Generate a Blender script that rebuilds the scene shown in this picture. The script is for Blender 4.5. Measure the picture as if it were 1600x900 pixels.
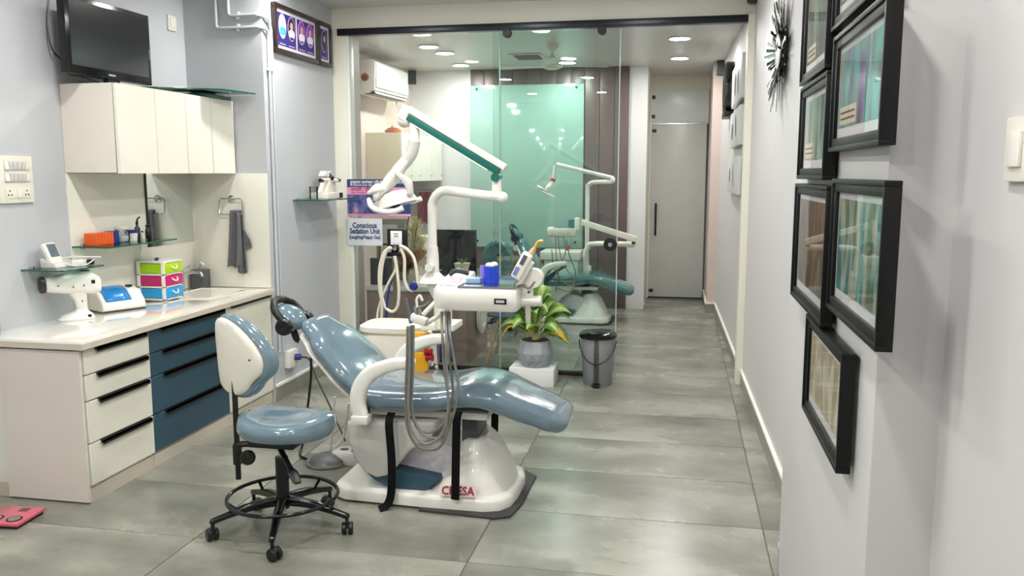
import bpy, bmesh, math, random
from mathutils import Vector, Matrix
random.seed(7)
V = Vector
PI = math.pi
SC = bpy.context.scene
C = SC.collection
for o in list(bpy.data.objects):
    bpy.data.objects.remove(o)

# ------------------------------------------------------------------ camera
FPX, EYE = 1320.0, 1.55
PITCH, YAW = math.radians(7.765), math.radians(11.25)
cam_data = bpy.data.cameras.new('camera')
cam_data.sensor_width = 36.0
cam_data.lens = 36.0 * FPX / 1600.0
cam_data.clip_start = 0.05
cam = bpy.data.objects.new('camera', cam_data)
C.objects.link(cam)
cam.location = (0, 0, EYE)
cam.rotation_euler = (PI / 2 - PITCH, 0, YAW)
SC.camera = cam

# ------------------------------------------------------------------ world, exposure
w = bpy.data.worlds.new('world')
SC.world = w
w.use_nodes = True
w.node_tree.nodes['Background'].inputs[0].default_value = (0.75, 0.8, 0.85, 1)
w.node_tree.nodes['Background'].inputs[1].default_value = 0.15
SC.view_settings.view_transform = 'Standard'
SC.view_settings.look = 'None'
SC.view_settings.exposure = 0.5
SC.view_settings.gamma = 1.0
SC.view_settings.use_curve_mapping = False

FRONT_L = 210.0     # brightness of the front-room downlights
BACK_L = 165.0      # brightness of the downlights behind the glass

# ------------------------------------------------------------------ pixel of the photo -> point at a real depth
_fw = V((-math.sin(YAW) * math.cos(PITCH), math.cos(YAW) * math.cos(PITCH), -math.sin(PITCH)))
_rt = V((math.cos(YAW), math.sin(YAW), 0))
_up = _rt.cross(_fw)
def P(px, py, X=None, Y=None, Z=None):
    d = _rt * ((px - 800) / FPX) - _up * ((py - 450) / FPX) + _fw
    if X is not None: k = X / d.x
    elif Y is not None: k = Y / d.y
    else: k = (Z - EYE) / d.z
    return V((0, 0, EYE)) + d * k

# ------------------------------------------------------------------ materials
def lin(c):
    out = []
    for x in c[:3]:
        x /= 255.0
        out.append(x / 12.92 if x <= 0.04045 else ((x + 0.055) / 1.055) ** 2.4)
    return (*out, 1.0)

MATS = {}
def mat(name, col, rough=0.5, metal=0.0, coat=0.0, var=0.0, vscale=6.0, bump=0.0, bscale=60.0, spec=0.5, emit=0.0, trans=0.0):
    if name in MATS: return MATS[name]
    m = bpy.data.materials.new(name); m.use_nodes = True
    nt = m.node_tree; b = nt.nodes['Principled BSDF']
    L = lin(col)
    b.inputs['Base Color'].default_value = L
    b.inputs['Roughness'].default_value = rough
    b.inputs['Metallic'].default_value = metal
    b.inputs['Coat Weight'].default_value = coat
    b.inputs['Coat Roughness'].default_value = 0.06
    b.inputs['Specular IOR Level'].default_value = spec
    b.inputs['Transmission Weight'].default_value = trans
    if emit:
        b.inputs['Emission Color'].default_value = L
        b.inputs['Emission Strength'].default_value = emit
    tc = nt.nodes.new('ShaderNodeTexCoord')
    if var:
        n = nt.nodes.new('ShaderNodeTexNoise'); n.inputs['Scale'].default_value = vscale; n.inputs['Detail'].default_value = 5
        nt.links.new(tc.outputs['Object'], n.inputs['Vector'])
        r = nt.nodes.new('ShaderNodeMapRange')
        r.inputs['From Min'].default_value = 0.3; r.inputs['From Max'].default_value = 0.7
        r.inputs['To Min'].default_value = 1 - var; r.inputs['To Max'].default_value = 1 + var
        nt.links.new(n.outputs['Fac'], r.inputs['Value'])
        x = nt.nodes.new('ShaderNodeMixRGB'); x.blend_type = 'MULTIPLY'; x.inputs[0].default_value = 1
        x.inputs[1].default_value = L
        nt.links.new(r.outputs['Result'], x.inputs[2])
        nt.links.new(x.outputs[0], b.inputs['Base Color'])
    if bump:
        n = nt.nodes.new('ShaderNodeTexNoise'); n.inputs['Scale'].default_value = bscale
        nt.links.new(tc.outputs['Object'], n.inputs['Vector'])
        bp = nt.nodes.new('ShaderNodeBump'); bp.inputs['Strength'].default_value = bump; bp.inputs['Distance'].default_value = 0.01
        nt.links.new(n.outputs['Fac'], bp.inputs['Height'])
        nt.links.new(bp.outputs[0], b.inputs['Normal'])
    MATS[name] = m
    return m

def glass(name, tint, refl=1.0, rough=0.0):
    m = bpy.data.materials.new(name); m.use_nodes = True
    nt = m.node_tree; nt.nodes.remove(nt.nodes['Principled BSDF'])
    out = nt.nodes['Material Output']
    t = nt.nodes.new('ShaderNodeBsdfTransparent'); t.inputs[0].default_value = (*tint, 1)
    g = nt.nodes.new('ShaderNodeBsdfGlossy'); g.inputs['Roughness'].default_value = rough
    f = nt.nodes.new('ShaderNodeFresnel'); f.inputs[0].default_value = 1.5
    k = nt.nodes.new('ShaderNodeMath'); k.operation = 'MULTIPLY'; k.inputs[1].default_value = refl
    x = nt.nodes.new('ShaderNodeMixShader')
    nt.links.new(f.outputs[0], k.inputs[0]); nt.links.new(k.outputs[0], x.inputs[0])
    nt.links.new(t.outputs[0], x.inputs[1]); nt.links.new(g.outputs[0], x.inputs[2])
    nt.links.new(x.outputs[0], out.inputs['Surface'])
    MATS[name] = m
    return m

def printmat(name, cols, scale=9.0, seed=0.0, stretch=(1, 1, 1)):
    m = bpy.data.materials.new(name); m.use_nodes = True
    nt = m.node_tree; b = nt.nodes['Principled BSDF']; b.inputs['Roughness'].default_value = 0.5
    tc = nt.nodes.new('ShaderNodeTexCoord'); mp = nt.nodes.new('ShaderNodeMapping')
    mp.inputs['Location'].default_value = (seed, seed * 1.7, seed * 0.6); mp.inputs['Scale'].default_value = stretch
    n = nt.nodes.new('ShaderNodeTexNoise'); n.inputs['Scale'].default_value = scale; n.inputs['Detail'].default_value = 3
    r = nt.nodes.new('ShaderNodeValToRGB'); cr = r.color_ramp
    while len(cr.elements) < len(cols): cr.elements.new(0.5)
    for i, c in enumerate(cols):
        cr.elements[i].position = 0.28 + 0.44 * i / (len(cols) - 1); cr.elements[i].color = lin(c)
    nt.links.new(tc.outputs['Object'], mp.inputs[0]); nt.links.new(mp.outputs[0], n.inputs['Vector'])
    nt.links.new(n.outputs['Fac'], r.inputs[0]); nt.links.new(r.outputs[0], b.inputs['Base Color'])
    MATS[name] = m
    return m

def tile_mat():
    m = bpy.data.materials.new('cement_tile'); m.use_nodes = True
    nt = m.node_tree; b = nt.nodes['Principled BSDF']
    b.inputs['Roughness'].default_value = 0.27; b.inputs['Specular IOR Level'].default_value = 0.6
    geo = nt.nodes.new('ShaderNodeNewGeometry'); oi = nt.nodes.new('ShaderNodeObjectInfo')
    mp = nt.nodes.new('ShaderNodeMapping'); mp.inputs['Scale'].default_value = (0.7, 1.1, 1)
    nt.links.new(geo.outputs['Position'], mp.inputs[0])
    cb = nt.nodes.new('ShaderNodeCombineXYZ'); sc = nt.nodes.new('ShaderNodeMath'); sc.operation = 'MULTIPLY'; sc.inputs[1].default_value = 40
    nt.links.new(oi.outputs['Random'], sc.inputs[0]); nt.links.new(sc.outputs[0], cb.inputs[0]); nt.links.new(sc.outputs[0], cb.inputs[2])
    nt.links.new(cb.outputs[0], mp.inputs['Location'])
    n = nt.nodes.new('ShaderNodeTexNoise'); n.inputs['Scale'].default_value = 2.2; n.inputs['Detail'].default_value = 5; n.inputs['Roughness'].default_value = 0.55; n.inputs['Distortion'].default_value = 0.15
    nt.links.new(mp.outputs[0], n.inputs['Vector'])
    r = nt.nodes.new('ShaderNodeValToRGB')
    cr = r.color_ramp; cr.elements[0].position = 0.3; cr.elements[0].color = lin((102, 103, 94)); cr.elements[1].position = 0.72; cr.elements[1].color = lin((164, 163, 149))
    e = cr.elements.new(0.5); e.color = lin((130, 130, 119))
    nt.links.new(n.outputs['Fac'], r.inputs[0]); nt.links.new(r.outputs[0], b.inputs['Base Color'])
    rr = nt.nodes.new('ShaderNodeMapRange'); rr.inputs['To Min'].default_value = 0.16; rr.inputs['To Max'].default_value = 0.36
    nt.links.new(n.outputs['Fac'], rr.inputs[0]); nt.links.new(rr.outputs[0], b.inputs['Roughness'])
    MATS['tile'] = m
    return m

def leafmat(name):
    m = bpy.data.materials.new(name); m.use_nodes = True
    nt = m.node_tree; b = nt.nodes['Principled BSDF']; b.inputs['Roughness'].default_value = 0.35
    a = nt.nodes.new('ShaderNodeAttribute'); a.attribute_name = 'Col'
    nt.links.new(a.outputs['Color'], b.inputs['Base Color'])
    MATS[name] = m
    return m

wall_m = mat('wall_paint', (190, 192, 196), 0.55, var=0.015, vscale=2)
wall_r = mat('wall_paint_right', (204, 202, 202), 0.5, var=0.015, vscale=2)
cream_m = mat('cream_paint', (230, 227, 212), 0.45)
pink_m = mat('pale_pink_paint', (205, 188, 180), 0.5, var=0.02)
white_m = mat('white_wall', (206, 207, 206), 0.4)
ceil_m = mat('ceiling_paint', (206, 206, 203), 0.35)
skirt_m = mat('skirting_tile', (138, 137, 128), 0.35, var=0.08, vscale=5)
ledge_m = mat('white_ledge', (236, 235, 228), 0.4)
grout_m = mat('grout', (105, 106, 100), 0.8)
tile_m = tile_mat()
lam_m = mat('cream_laminate', (229, 226, 212), 0.38, var=0.012, vscale=8)
lamd_m = mat('cream_laminate_side', (222, 214, 203), 0.42, var=0.02, vscale=5)
edge_m = mat('laminate_edge', (205, 196, 180), 0.4)
teal_m = mat('teal_laminate', (47, 78, 95), 0.36, var=0.03)
top_m = mat('white_quartz', (236, 232, 223), 0.08, coat=1.0, var=0.02, vscale=4)
bs_m = mat('backsplash_tile', (228, 226, 213), 0.3)
black_m = mat('black_plastic', (11, 11, 12), 0.36)
blackg_m = mat('black_gloss', (8, 8, 9), 0.16)
screen_m = mat('screen', (24, 28, 31), 0.2)
navy_m = mat('dark_aluminium', (26, 29, 38), 0.3, metal=0.3)
plast_m = mat('white_plastic', (233, 230, 222), 0.28, coat=0.3)
plast2_m = mat('ivory_plastic', (226, 222, 208), 0.35)
bone_m = mat('grey_white_plastic', (205, 203, 198), 0.4)
vinyl_m = mat('blue_vinyl', (102, 124, 136), 0.16, coat=1.0, var=0.06, vscale=5, bump=0.22, bscale=8)
vinyl2_m = mat('teal_vinyl', (66, 112, 112), 0.22, coat=0.7, bump=0.12, bscale=9)
chrome_m = mat('chrome', (200, 200, 200), 0.14, metal=1)
steel_m = mat('steel_tray', (190, 195, 200), 0.2, metal=1)
hose_m = mat('grey_hose', (122, 116, 100), 0.45)
hosew_m = mat('cream_hose', (226, 220, 204), 0.45)
hoseg_m = mat('blue_grey_hose', (122, 124, 124), 0.4)
green_m = mat('lamp_green', (22, 98, 88), 0.3)
yellow_m = mat('yellow_plastic', (240, 180, 30), 0.45)
red_m = mat('red_plastic', (175, 25, 35), 0.35)
blue_m = mat('royal_blue', (28, 62, 190), 0.3)
frame_m = mat('frame_black', (13, 13, 14), 0.4, spec=0.3)
framew_m = mat('frame_dark_wood', (42, 30, 26), 0.35)
paper_m = mat('paper', (236, 236, 236), 0.6)
towel_m = mat('grey_towel', (98, 99, 102), 0.95, var=0.12, vscale=40, bump=0.5, bscale=160)
wood_m = mat('wood_leg', (196, 158, 112), 0.5, var=0.12, vscale=12)
brownw_m = mat('brown_panel', (96, 82, 79), 0.38, var=0.05, vscale=3)
desk_m = mat('mauve_desk', (150, 126, 119), 0.45, var=0.03)
frost_m = mat('frosted_glass_backlit_tone', (226, 233, 231), 0.3, var=0.02, spec=0.6)  # transom: light from behind is put into this paler colour
frostd_m = mat('frosted_door_glass', (204, 204, 200), 0.3, var=0.03, spec=0.5)
mint_m = mat('mint_glass', (148, 182, 170), 0.06, coat=0.3)
mirror_m = mat('mirror', (225, 230, 228), 0.01, metal=1)
pot_m = mat('pot_grey', (150, 156, 162), 0.5, var=0.03)
bin_m = mat('bin_grey', (128, 130, 133), 0.4)
soil_m = mat('soil', (60, 42, 30), 0.9, var=0.3, vscale=40)
leaf_m = leafmat('leaf')
clear_g = glass('clear_glass', (0.955, 0.985, 0.975), 0.8)
door_g = glass('greenish_glass', (0.92, 0.975, 0.957), 0.9)
shelf_g = glass('shelf_glass', (0.72, 0.88, 0.83), 1.0)
shelfe_m = mat('glass_edge_green', (16, 88, 72), 0.12, coat=0.5)
pane_g = glass('picture_glass', (0.98, 0.98, 0.98), 0.35)
bottle_g = glass('bottle_clear', (0.88, 0.92, 0.93), 1.0)
bluelid_g = glass('blue_lid', (0.10, 0.55, 0.9), 1.0)
lampf_m = mat('lamp_diffuser', (255, 254, 250), 0.5, emit=FRONT_L)
lampb_m = mat('lamp_diffuser_inner', (255, 254, 250), 0.5, emit=BACK_L)

# ------------------------------------------------------------------ mesh builder
def cat(pts, k=8, closed=False):
    pts = [V(p) for p in pts]
    if len(pts) < 3 and not closed: return pts
    out = []; n = len(pts)
    rng = range(n) if closed else range(n - 1)
    for i in rng:
        p1, p2 = pts[i % n], pts[(i + 1) % n]
        p0 = pts[(i - 1) % n] if closed or i > 0 else p1 * 2 - p2
        p3 = pts[(i + 2) % n] if closed or i + 2 < n else p2 * 2 - p1
        for j in range(k):
            t = j / k
            out.append(0.5 * ((2 * p1) + (p2 - p0) * t + (2 * p0 - 5 * p1 + 4 * p2 - p3) * t * t + (3 * p1 - p0 - 3 * p2 + p3) * t ** 3))
    if not closed: out.append(pts[-1])
    return out

class MB:
    def __init__(s): s.v = []; s.f = []
    def add(s, vs, fs):
        k = len(s.v); s.v += [V(p) for p in vs]; s.f += [[i + k for i in f] for f in fs]; return s
    def box(s, x0, x1, y0, y1, z0, z1):
        return s.add([(x0, y0, z0), (x1, y0, z0), (x1, y1, z0), (x0, y1, z0), (x0, y0, z1), (x1, y0, z1), (x1, y1, z1), (x0, y1, z1)],
                     [(0, 3, 2, 1), (4, 5, 6, 7), (0, 1, 5, 4), (1, 2, 6, 5), (2, 3, 7, 6), (3, 0, 4, 7)])
    def obox(s, c, size, rot=None):
        a, b, d = [q / 2 for q in size]; k = len(s.v)
        s.box(-a, a, -b, b, -d, d)
        R = rot or Matrix.Identity(3)
        for i in range(k, len(s.v)): s.v[i] = R @ s.v[i] + V(c)
        return s
    def loft(s, rings, cap=True, closed=False):
        k = len(s.v); n = len(rings[0]); fs = []
        for r in rings: s.v += [V(p) for p in r]
        m = len(rings)
        for i in range(m if closed else m - 1):
            a, b = k + i * n, k + ((i + 1) % m) * n
            for j in range(n):
                fs.append([a + j, a + (j + 1) % n, b + (j + 1) % n, b + j])
        if cap and not closed:
            fs.append([k + j for j in range(n)][::-1]); fs.append([k + (m - 1) * n + j for j in range(n)])
        s.f += fs; return s
    def tube(s, pts, r, n=8, k=6, closed=False, sm=True):
        pts = cat(pts, k, closed) if sm else [V(p) for p in pts]
        m = len(pts); rings = []; prev = None
        for i, p in enumerate(pts):
            a = pts[(i - 1) % m] if closed or i > 0 else p
            b = pts[(i + 1) % m] if closed or i < m - 1 else p
            t = (b - a).normalized()
            if prev is None:
                prev = t.orthogonal().normalized()
            prev = (prev - t * prev.dot(t))
            prev = prev.normalized() if prev.length > 1e-6 else t.orthogonal().normalized()
            q = t.cross(prev)
            rr = r if not isinstance(r, (list, tuple)) else r[0] + (r[1] - r[0]) * i / max(1, m - 1)
            rings.append([p + (prev * math.cos(2 * PI * j / n) + q * math.sin(2 * PI * j / n)) * rr for j in range(n)])
        return s.loft(rings, True, closed)
    def cyl(s, p0, p1, r0, r1=None, n=18):
        return s.tube([p0, p1], (r0, r0 if r1 is None else r1), n, sm=False)
    def lathe(s, prof, c=(0, 0, 0), n=24, rot=None, sx=1, sy=1, ph=0.0, twist=0.0):
        R = rot or Matrix.Identity(3); rings = []
        for i, (r, z) in enumerate(prof):
            r = max(r, 1e-4)
            rings.append([R @ V((r * sx * math.cos(2 * PI * j / n + ph + twist * i), r * sy * math.sin(2 * PI * j / n + ph + twist * i), z)) + V(c) for j in range(n)])
        return s.loft(rings)
    def ell(s, c, rad, rot=None, n=20, m=10):
        R = rot or Matrix.Identity(3); rings = []
        for i in range(m + 1):
            a = -PI / 2 + PI * (0.02 + 0.96 * i / m)
            rings.append([R @ V((rad[0] * math.cos(a) * math.cos(2 * PI * j / n), rad[1] * math.cos(a) * math.sin(2 * PI * j / n), rad[2] * math.sin(a))) + V(c) for j in range(n)])
        return s.loft(rings)
    def prism(s, poly, d0, d1, plane='XZ', M=None):
        """2-D outline extruded between d0 and d1 along the third axis"""
        def mk(u, v, d):
            p = {'XZ': V((u, d, v)), 'XY': V((u, v, d)), 'YZ': V((d, u, v))}[plane]
            return M @ p if M else p
        return s.loft([[mk(u, v, d0) for u, v in poly], [mk(u, v, d1) for u, v in poly]])
    def slab(s, path, W=(0, 1, 0), caps=(0.05, 0.05), n=28, e=3.2, k=5):
        """upholstery: superellipse sections along a path of (point, half width, half thickness)"""
        W = V(W).normalized()
        pts = cat([p[0] for p in path], k)
        m = len(pts); st = []
        for i, p in enumerate(pts):
            t = i / (m - 1) * (len(path) - 1); a = min(int(t), len(path) - 2); u = t - a; u = u * u * (3 - 2 * u)
            st.append([p, path[a][1] * (1 - u) + path[a + 1][1] * u, path[a][2] * (1 - u) + path[a + 1][2] * u])
        T0 = (pts[0] - pts[1]).normalized(); T1 = (pts[-1] - pts[-2]).normalized()
        pre, post = [], []
        for q in (1.0, 0.93, 0.75, 0.45):
            sh = math.sqrt(max(0.0, 1 - q * q)) * 0.97 + 0.03
            kx = 0.45 + 0.55 * sh
            pre.append([pts[0] + T0 * caps[0] * q, st[0][1] * kx, st[0][2] * sh])
            post.append([pts[-1] + T1 * caps[1] * q, st[-1][1] * kx, st[-1][2] * sh])
        st = pre + st + post[::-1]
        rings = []
        for i, (p, hw, ht) in enumerate(st):
            t = (st[min(i + 1, len(st) - 1)][0] - st[max(i - 1, 0)][0]).normalized()
            N = W.cross(t).normalized()
            ring = []
            for j in range(n):
                a = 2 * PI * j / n; c, d = math.cos(a), math.sin(a)
                ring.append(p + W * (hw * math.copysign(abs(c) ** (2 / e), c)) + N * (ht * math.copysign(abs(d) ** (2 / e), d)))
            rings.append(ring)
        return s.loft(rings)
    def quad(s, a, b, c, d): return s.add([a, b, c, d], [(0, 1, 2, 3)])
    def xf(s, M):
        s.v = [M @ p for p in s.v]; return s
    def build(s, name, m, parent=None, bevel=0.0, world=True, smooth=True, seg=2, angle=38):
        me = bpy.data.meshes.new(name)
        vs = s.v
        if parent is not None and world:
            root = parent
            while root.parent: root = root.parent
            I = root.matrix_basis.inverted()
            vs = [I @ p for p in vs]
        me.from_pydata([tuple(p) for p in vs], [], s.f)
        bm = bmesh.new(); bm.from_mesh(me)
        bmesh.ops.recalc_face_normals(bm, faces=bm.faces)
        if bevel:
            ed = [e for e in bm.edges if len(e.link_faces) == 2 and e.calc_face_angle(0) > 0.5]
            bmesh.ops.bevel(bm, geom=ed, offset=bevel, segments=seg, profile=0.6, affect='EDGES', clamp_overlap=True)
        bm.to_mesh(me); bm.free()
        if smooth:
            me.polygons.foreach_set('use_smooth', [True] * len(me.polygons))
            me.set_sharp_from_angle(angle=math.radians(angle))
        if isinstance(m, str): m = MATS[m]
        me.materials.append(m)
        o = bpy.data.objects.new(name, me); C.objects.link(o)
        if parent is not None: o.parent = parent
        return o

def B(*a): return MB().box(*a)
def tag(o, label, cat_, group=None):
    o['label'] = label; o['category'] = cat_
    if group: o['group'] = group
    return o
def thing(name, label, cat_, loc=(0, 0, 0), rotz=0.0, group=None):
    o = bpy.data.objects.new(name, None); C.objects.link(o)
    o.empty_display_size = 0.05
    o.location = loc; o.rotation_euler = (0, 0, rotz)
    bpy.context.view_layer.update()
    o.matrix_basis  # location and rotation are used when children are built
    return tag(o, label, cat_, group)
def struct(o): o['kind'] = 'structure'; return o
def lab(o, l): o['label'] = l; return o
def dup(root, loc, rotz=None, label=None, group=None):
    r = root.copy(); C.objects.link(r); r.location = loc
    if rotz is not None: r.rotation_euler = (0, 0, rotz)
    if label: r['label'] = label
    if group: r['group'] = group
    for ch in list(root.children):
        c = ch.copy(); C.objects.link(c); c.parent = r
        for g in list(ch.children):
            d = g.copy(); C.objects.link(d); d.parent = c
    return r

def text(body, size, org, right, up, m, name, parent, align='LEFT', depth=0.0008, bold=0.0, sx=1.0):
    cu = bpy.data.curves.new('lettering', 'FONT'); cu.body = body; cu.size = size; cu.align_x = align
    cu.extrude = depth; cu.offset = bold; cu.resolution_u = 2
    o = bpy.data.objects.new('lettering_tmp', cu); C.objects.link(o)
    dg = bpy.context.evaluated_depsgraph_get(); dg.update()
    me = bpy.data.meshes.new_from_object(o.evaluated_get(dg))
    bpy.data.objects.remove(o)
    r, u = V(right).normalized(), V(up).normalized(); nrm = r.cross(u)
    root = parent
    while root.parent: root = root.parent
    I = root.matrix_basis.inverted()
    for vtx in me.vertices:
        c = vtx.co
        vtx.co = I @ (V(org) + r * c.x * sx + u * c.y + nrm * c.z)
    me.materials.clear(); me.materials.append(m)
    q = bpy.data.objects.new(name, me); C.objects.link(q); q.parent = parent
    return q

# ================================================================== THE SETTING
XL, YS, XS = -3.23, 5.20, -2.68        # left wall, step face, step side
YP = 6.35                               # glass partition
YB, YD = 9.68, 10.65                    # back wall, end door
ZC, ZB = 2.80, 2.72                     # ceilings
def XR(y): return 0.52 - 0.0205 * (y - 4.14)     # right wall
def XPI(y): return 0.43 - 0.0146 * (y - 1.9)     # pier with the pictures
REAR = -2.6

floor = struct(B(-4.2, 2.2, REAR - .1, YD + .1, -0.12, -0.004).build('floor', grout_m))
rows = [3.68 + 0.563 * i for i in range(-12, 13)]
cols = [(-4.2, -3.205), (-3.2, -2.005), (-2.0, -0.805), (-0.8, 0.388), (0.393, 1.6)]
tmesh = {}
for i in range(len(rows) - 1):
    for j, (a, b) in enumerate(cols):
        if rows[i] > 9.5 and j not in (3,): continue
        wd = b - a; key = round(wd, 3)
        if key not in tmesh:
            o = MB().box(-wd / 2, wd / 2, -0.2795, 0.2795, -0.006, 0.0).build('tile', tile_m, bevel=0.0012, seg=1)
            tmesh[key] = o.data; C.objects.unlink(o); bpy.data.objects.remove(o)
        t = bpy.data.objects.new('tile', tmesh[key]); C.objects.link(t)
        t.location = ((a + b) / 2, rows[i] + 0.2815, 0); t.parent = floor

# left wall with the step at the end of the counter
struct(B(XL - .12, XL, REAR, YS + .02, 0, ZC).build('wall_left', wall_m))
struct(B(XL - .12, XS, YS, YP + .08, 0, ZC).build('wall_step', wall_m))
struct(MB().prism([(XR(REAR), REAR), (2.2, REAR), (2.2, YP), (XR(YP), YP)], 0, ZC, 'XY').build('wall_right', wall_r))
struct(MB().prism([(XPI(1.93), 1.93), (0.9, 1.93), (0.9, 3.27), (XPI(3.27), 3.27)], 0, ZC, 'XY').build('wall_pier', wall_r, bevel=0.006))
struct(B(-4.2, 2.2, REAR - .12, REAR, 0, ZC).build('wall_rear', wall_m))
struct(B(-4.2, 2.2, REAR - .12, YP + .04, ZC, ZC + .1).build('ceiling', ceil_m))
struct(B(-3.4, 2.2, YP + .06, YD + .2, ZB, ZB + .1).build('ceiling_inner', ceil_m))
# rooms behind the glass
struct(B(-3.25, -3.13, YP + .08, YB + .1, 0, ZB).build('wall_inner_left', pink_m))
struct(B(-3.13, -2.545, YP + .08, YP + .2, 0, ZB).build('wall_inner_pier', pink_m))
wb = struct(B(-3.13, -0.39, YB, YB + .1, 0, ZB).build('wall_back', white_m))
struct(B(-0.5, -0.39, YB + .1, YD, 0, ZB).build('wall_alcove_left', cream_m))
struct(MB().prism([(XR(YP), YP), (1.0, YP), (1.0, 9.57), (XR(9.57), 9.57)], 0, ZB, 'XY').build('wall_corridor_right', wall_r))
struct(B(0.31, 1.0, 9.57, YD + .05, 0, ZB).build('wall_corridor_end', pink_m))
struct(B(-0.5, 0.31, YD - .02, YD + .1, 2.545, ZB).build('wall_door_head', cream_m))
struct(B(-0.6, 0.6, YD + .1, YD + .2, 0, ZB).build('wall_door_rear', wall_m))
# brown panelling boards on the back wall
bx = [-2.41 + i * (1.82 / 11) for i in range(12)]
for i in range(11):
    B(bx[i] + .003, bx[i + 1] - .003, YB - .022, YB - .001, 0, ZB).build('panel', brownw_m, wb, bevel=0.003)
# header above the glass and the black sliding track
h = struct(B(XS, XR(YP) + .03, YP - .02, YP + .06, 2.645, ZC).build('trim_1', cream_m))
struct(B(-2.625, XR(YP) - .02, YP - .05, YP + .03, 2.595, 2.645).build('trim_2', navy_m, bevel=0.003))
struct(B(XS, -2.57, YP - .02, YP + .08, 0, 2.645).build('trim_3', cream_m, bevel=0.004))
struct(B(-2.57, -2.545, YP - .015, YP + .08, 0, 2.6).build('trim_4', ledge_m, bevel=0.003))
struct(B(XR(YP) - .045, XR(YP) + .03, YP - .06, YP + .08, 0, 2.645).build('trim_5', cream_m, bevel=0.004))
struct(B(-2.545, -0.5, YP - .02, YP + .03, 0.0, 0.032).build('trim_6', blackg_m, bevel=0.003))

def skirt(name, a, b, zt=0.1, th=0.014, side=(1, 0)):
    """tile skirting with a white ledge, from point a to b, proud towards side"""
    a, b = V((*a, 0)), V((*b, 0)); n = V((*side, 0))
    def pr(h0, h1, t):
        return MB().loft([[a + V((0, 0, h0)), b + V((0, 0, h0)), b + n * t + V((0, 0, h0)), a + n * t + V((0, 0, h0))],
                          [a + V((0, 0, h1)), b + V((0, 0, h1)), b + n * t + V((0, 0, h1)), a + n * t + V((0, 0, h1))]])
    o = struct(pr(0, zt, th).build(name, skirt_m))
    pr(zt, zt + 0.016, th + 0.004).build('ledge', ledge_m, o)
skirt('baseboard_right', (XR(3.27), 3.27), (XR(6.29), 6.29), side=(-1, 0))
skirt('baseboard_pier', (XPI(3.27), 3.27), (0.6, 3.27), side=(0, 1))
skirt('baseboard_corridor', (XR(6.43), 6.43), (XR(9.57), 9.57), side=(-1, 0))
skirt('baseboard_corridor_step', (0.31, 9.57), (XR(9.57), 9.57), side=(0, -1))
skirt('baseboard_corridor_end', (0.31, 9.57), (0.31, YD), side=(-1, 0))
skirt('baseboard_step', (XS, 5.2), (XS, 6.33), side=(1, 0))
skirt('baseboard_left', (XL, REAR), (XL, 3.36), side=(1, 0))

# frosted door and the fixed light above it
d1 = struct(B(-0.375, 0.288, YD - .012, YD, 0.012, 2.135).build('door_1', frostd_m, bevel=0.002))
for z in (0.09, 2.06): B(-0.365, -0.315, YD - .02, YD + .006, z - .02, z + .02).build('hinge', black_m, d1, bevel=0.003)
MB().tube([(-0.30, YD - .05, 0.78), (-0.30, YD - .05, 1.18)], 0.012, 10, sm=False).build('handle', black_m, d1)
w1 = struct(B(-0.385, 0.305, YD - .012, YD, 2.155, 2.545).build('window_1', frost_m, bevel=0.002))
for z in (2.23, 2.46): B(-0.385, -0.335, YD - .02, YD + .006, z - .022, z + .022).build('clamp', black_m, w1, bevel=0.003)
B(-0.385, 0.305, YD - .02, YD + .01, 2.136, 2.152).build('rail', chrome_m, w1)
struct(B(-0.39, -0.376, YD - .05, YD, 0, 2.545).build('trim_7', ledge_m))

# fixed glass pane and sliding glass door
wp = struct(B(-2.545, -1.36, YP - .003, YP + .007, 0.03, 2.6).build('window_2', clear_g, smooth=False))
B(-1.362, -1.352, YP - .004, YP + .008, 0.03, 2.6).build('edge_strip', mat('glass_joint', (205, 220, 214), 0.2), wp)
B(-1.345, -0.62, YP - .003, YP + .007, 0.03, 2.6).build('pane', clear_g, wp, smooth=False)
ds = struct(B(-1.40, -0.46, YP - .032, YP - .022, 0.02, 2.58).build('door_2', door_g, smooth=False))
B(-0.462, -0.455, YP - .034, YP - .020, 0.02, 2.58).build('edge_strip', mat('glass_edge_light', (176, 192, 196), 0.15), ds)
for x in (-1.29, -0.59):
    ry = Matrix.Rotation(PI / 2, 3, 'X')
    MB().lathe([(0, -.02), (.03, -.02), (.034, -.012), (.034, .012), (.03, .02), (0, .02)], (x, YP - .045, 2.57), 20, ry).build('roller', black_m, ds)
hp = MB().lathe([(0, -.012), (.045, -.012), (.05, -.006), (.05, .012), (0, .012)], (-0.508, YP - .038, 1.02), 24, Matrix.Rotation(PI / 2, 3, 'X')).build('handle', black_m, ds)
MB().lathe([(0, -.006), (.016, -.004), (.016, .01), (0, .01)], (-0.508, YP - .05, 1.02), 16, Matrix.Rotation(PI / 2, 3, 'X')).build('lock', chrome_m, hp)
B(-0.64, -0.60, YP - .06, YP - .02, 0.0, 0.045).build('floor_guide', black_m, ds, bevel=0.006)
B(-0.535, -0.50, YP - .035, YP - .033, 0.10, 0.17).build('sticker', paper_m, ds)

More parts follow.
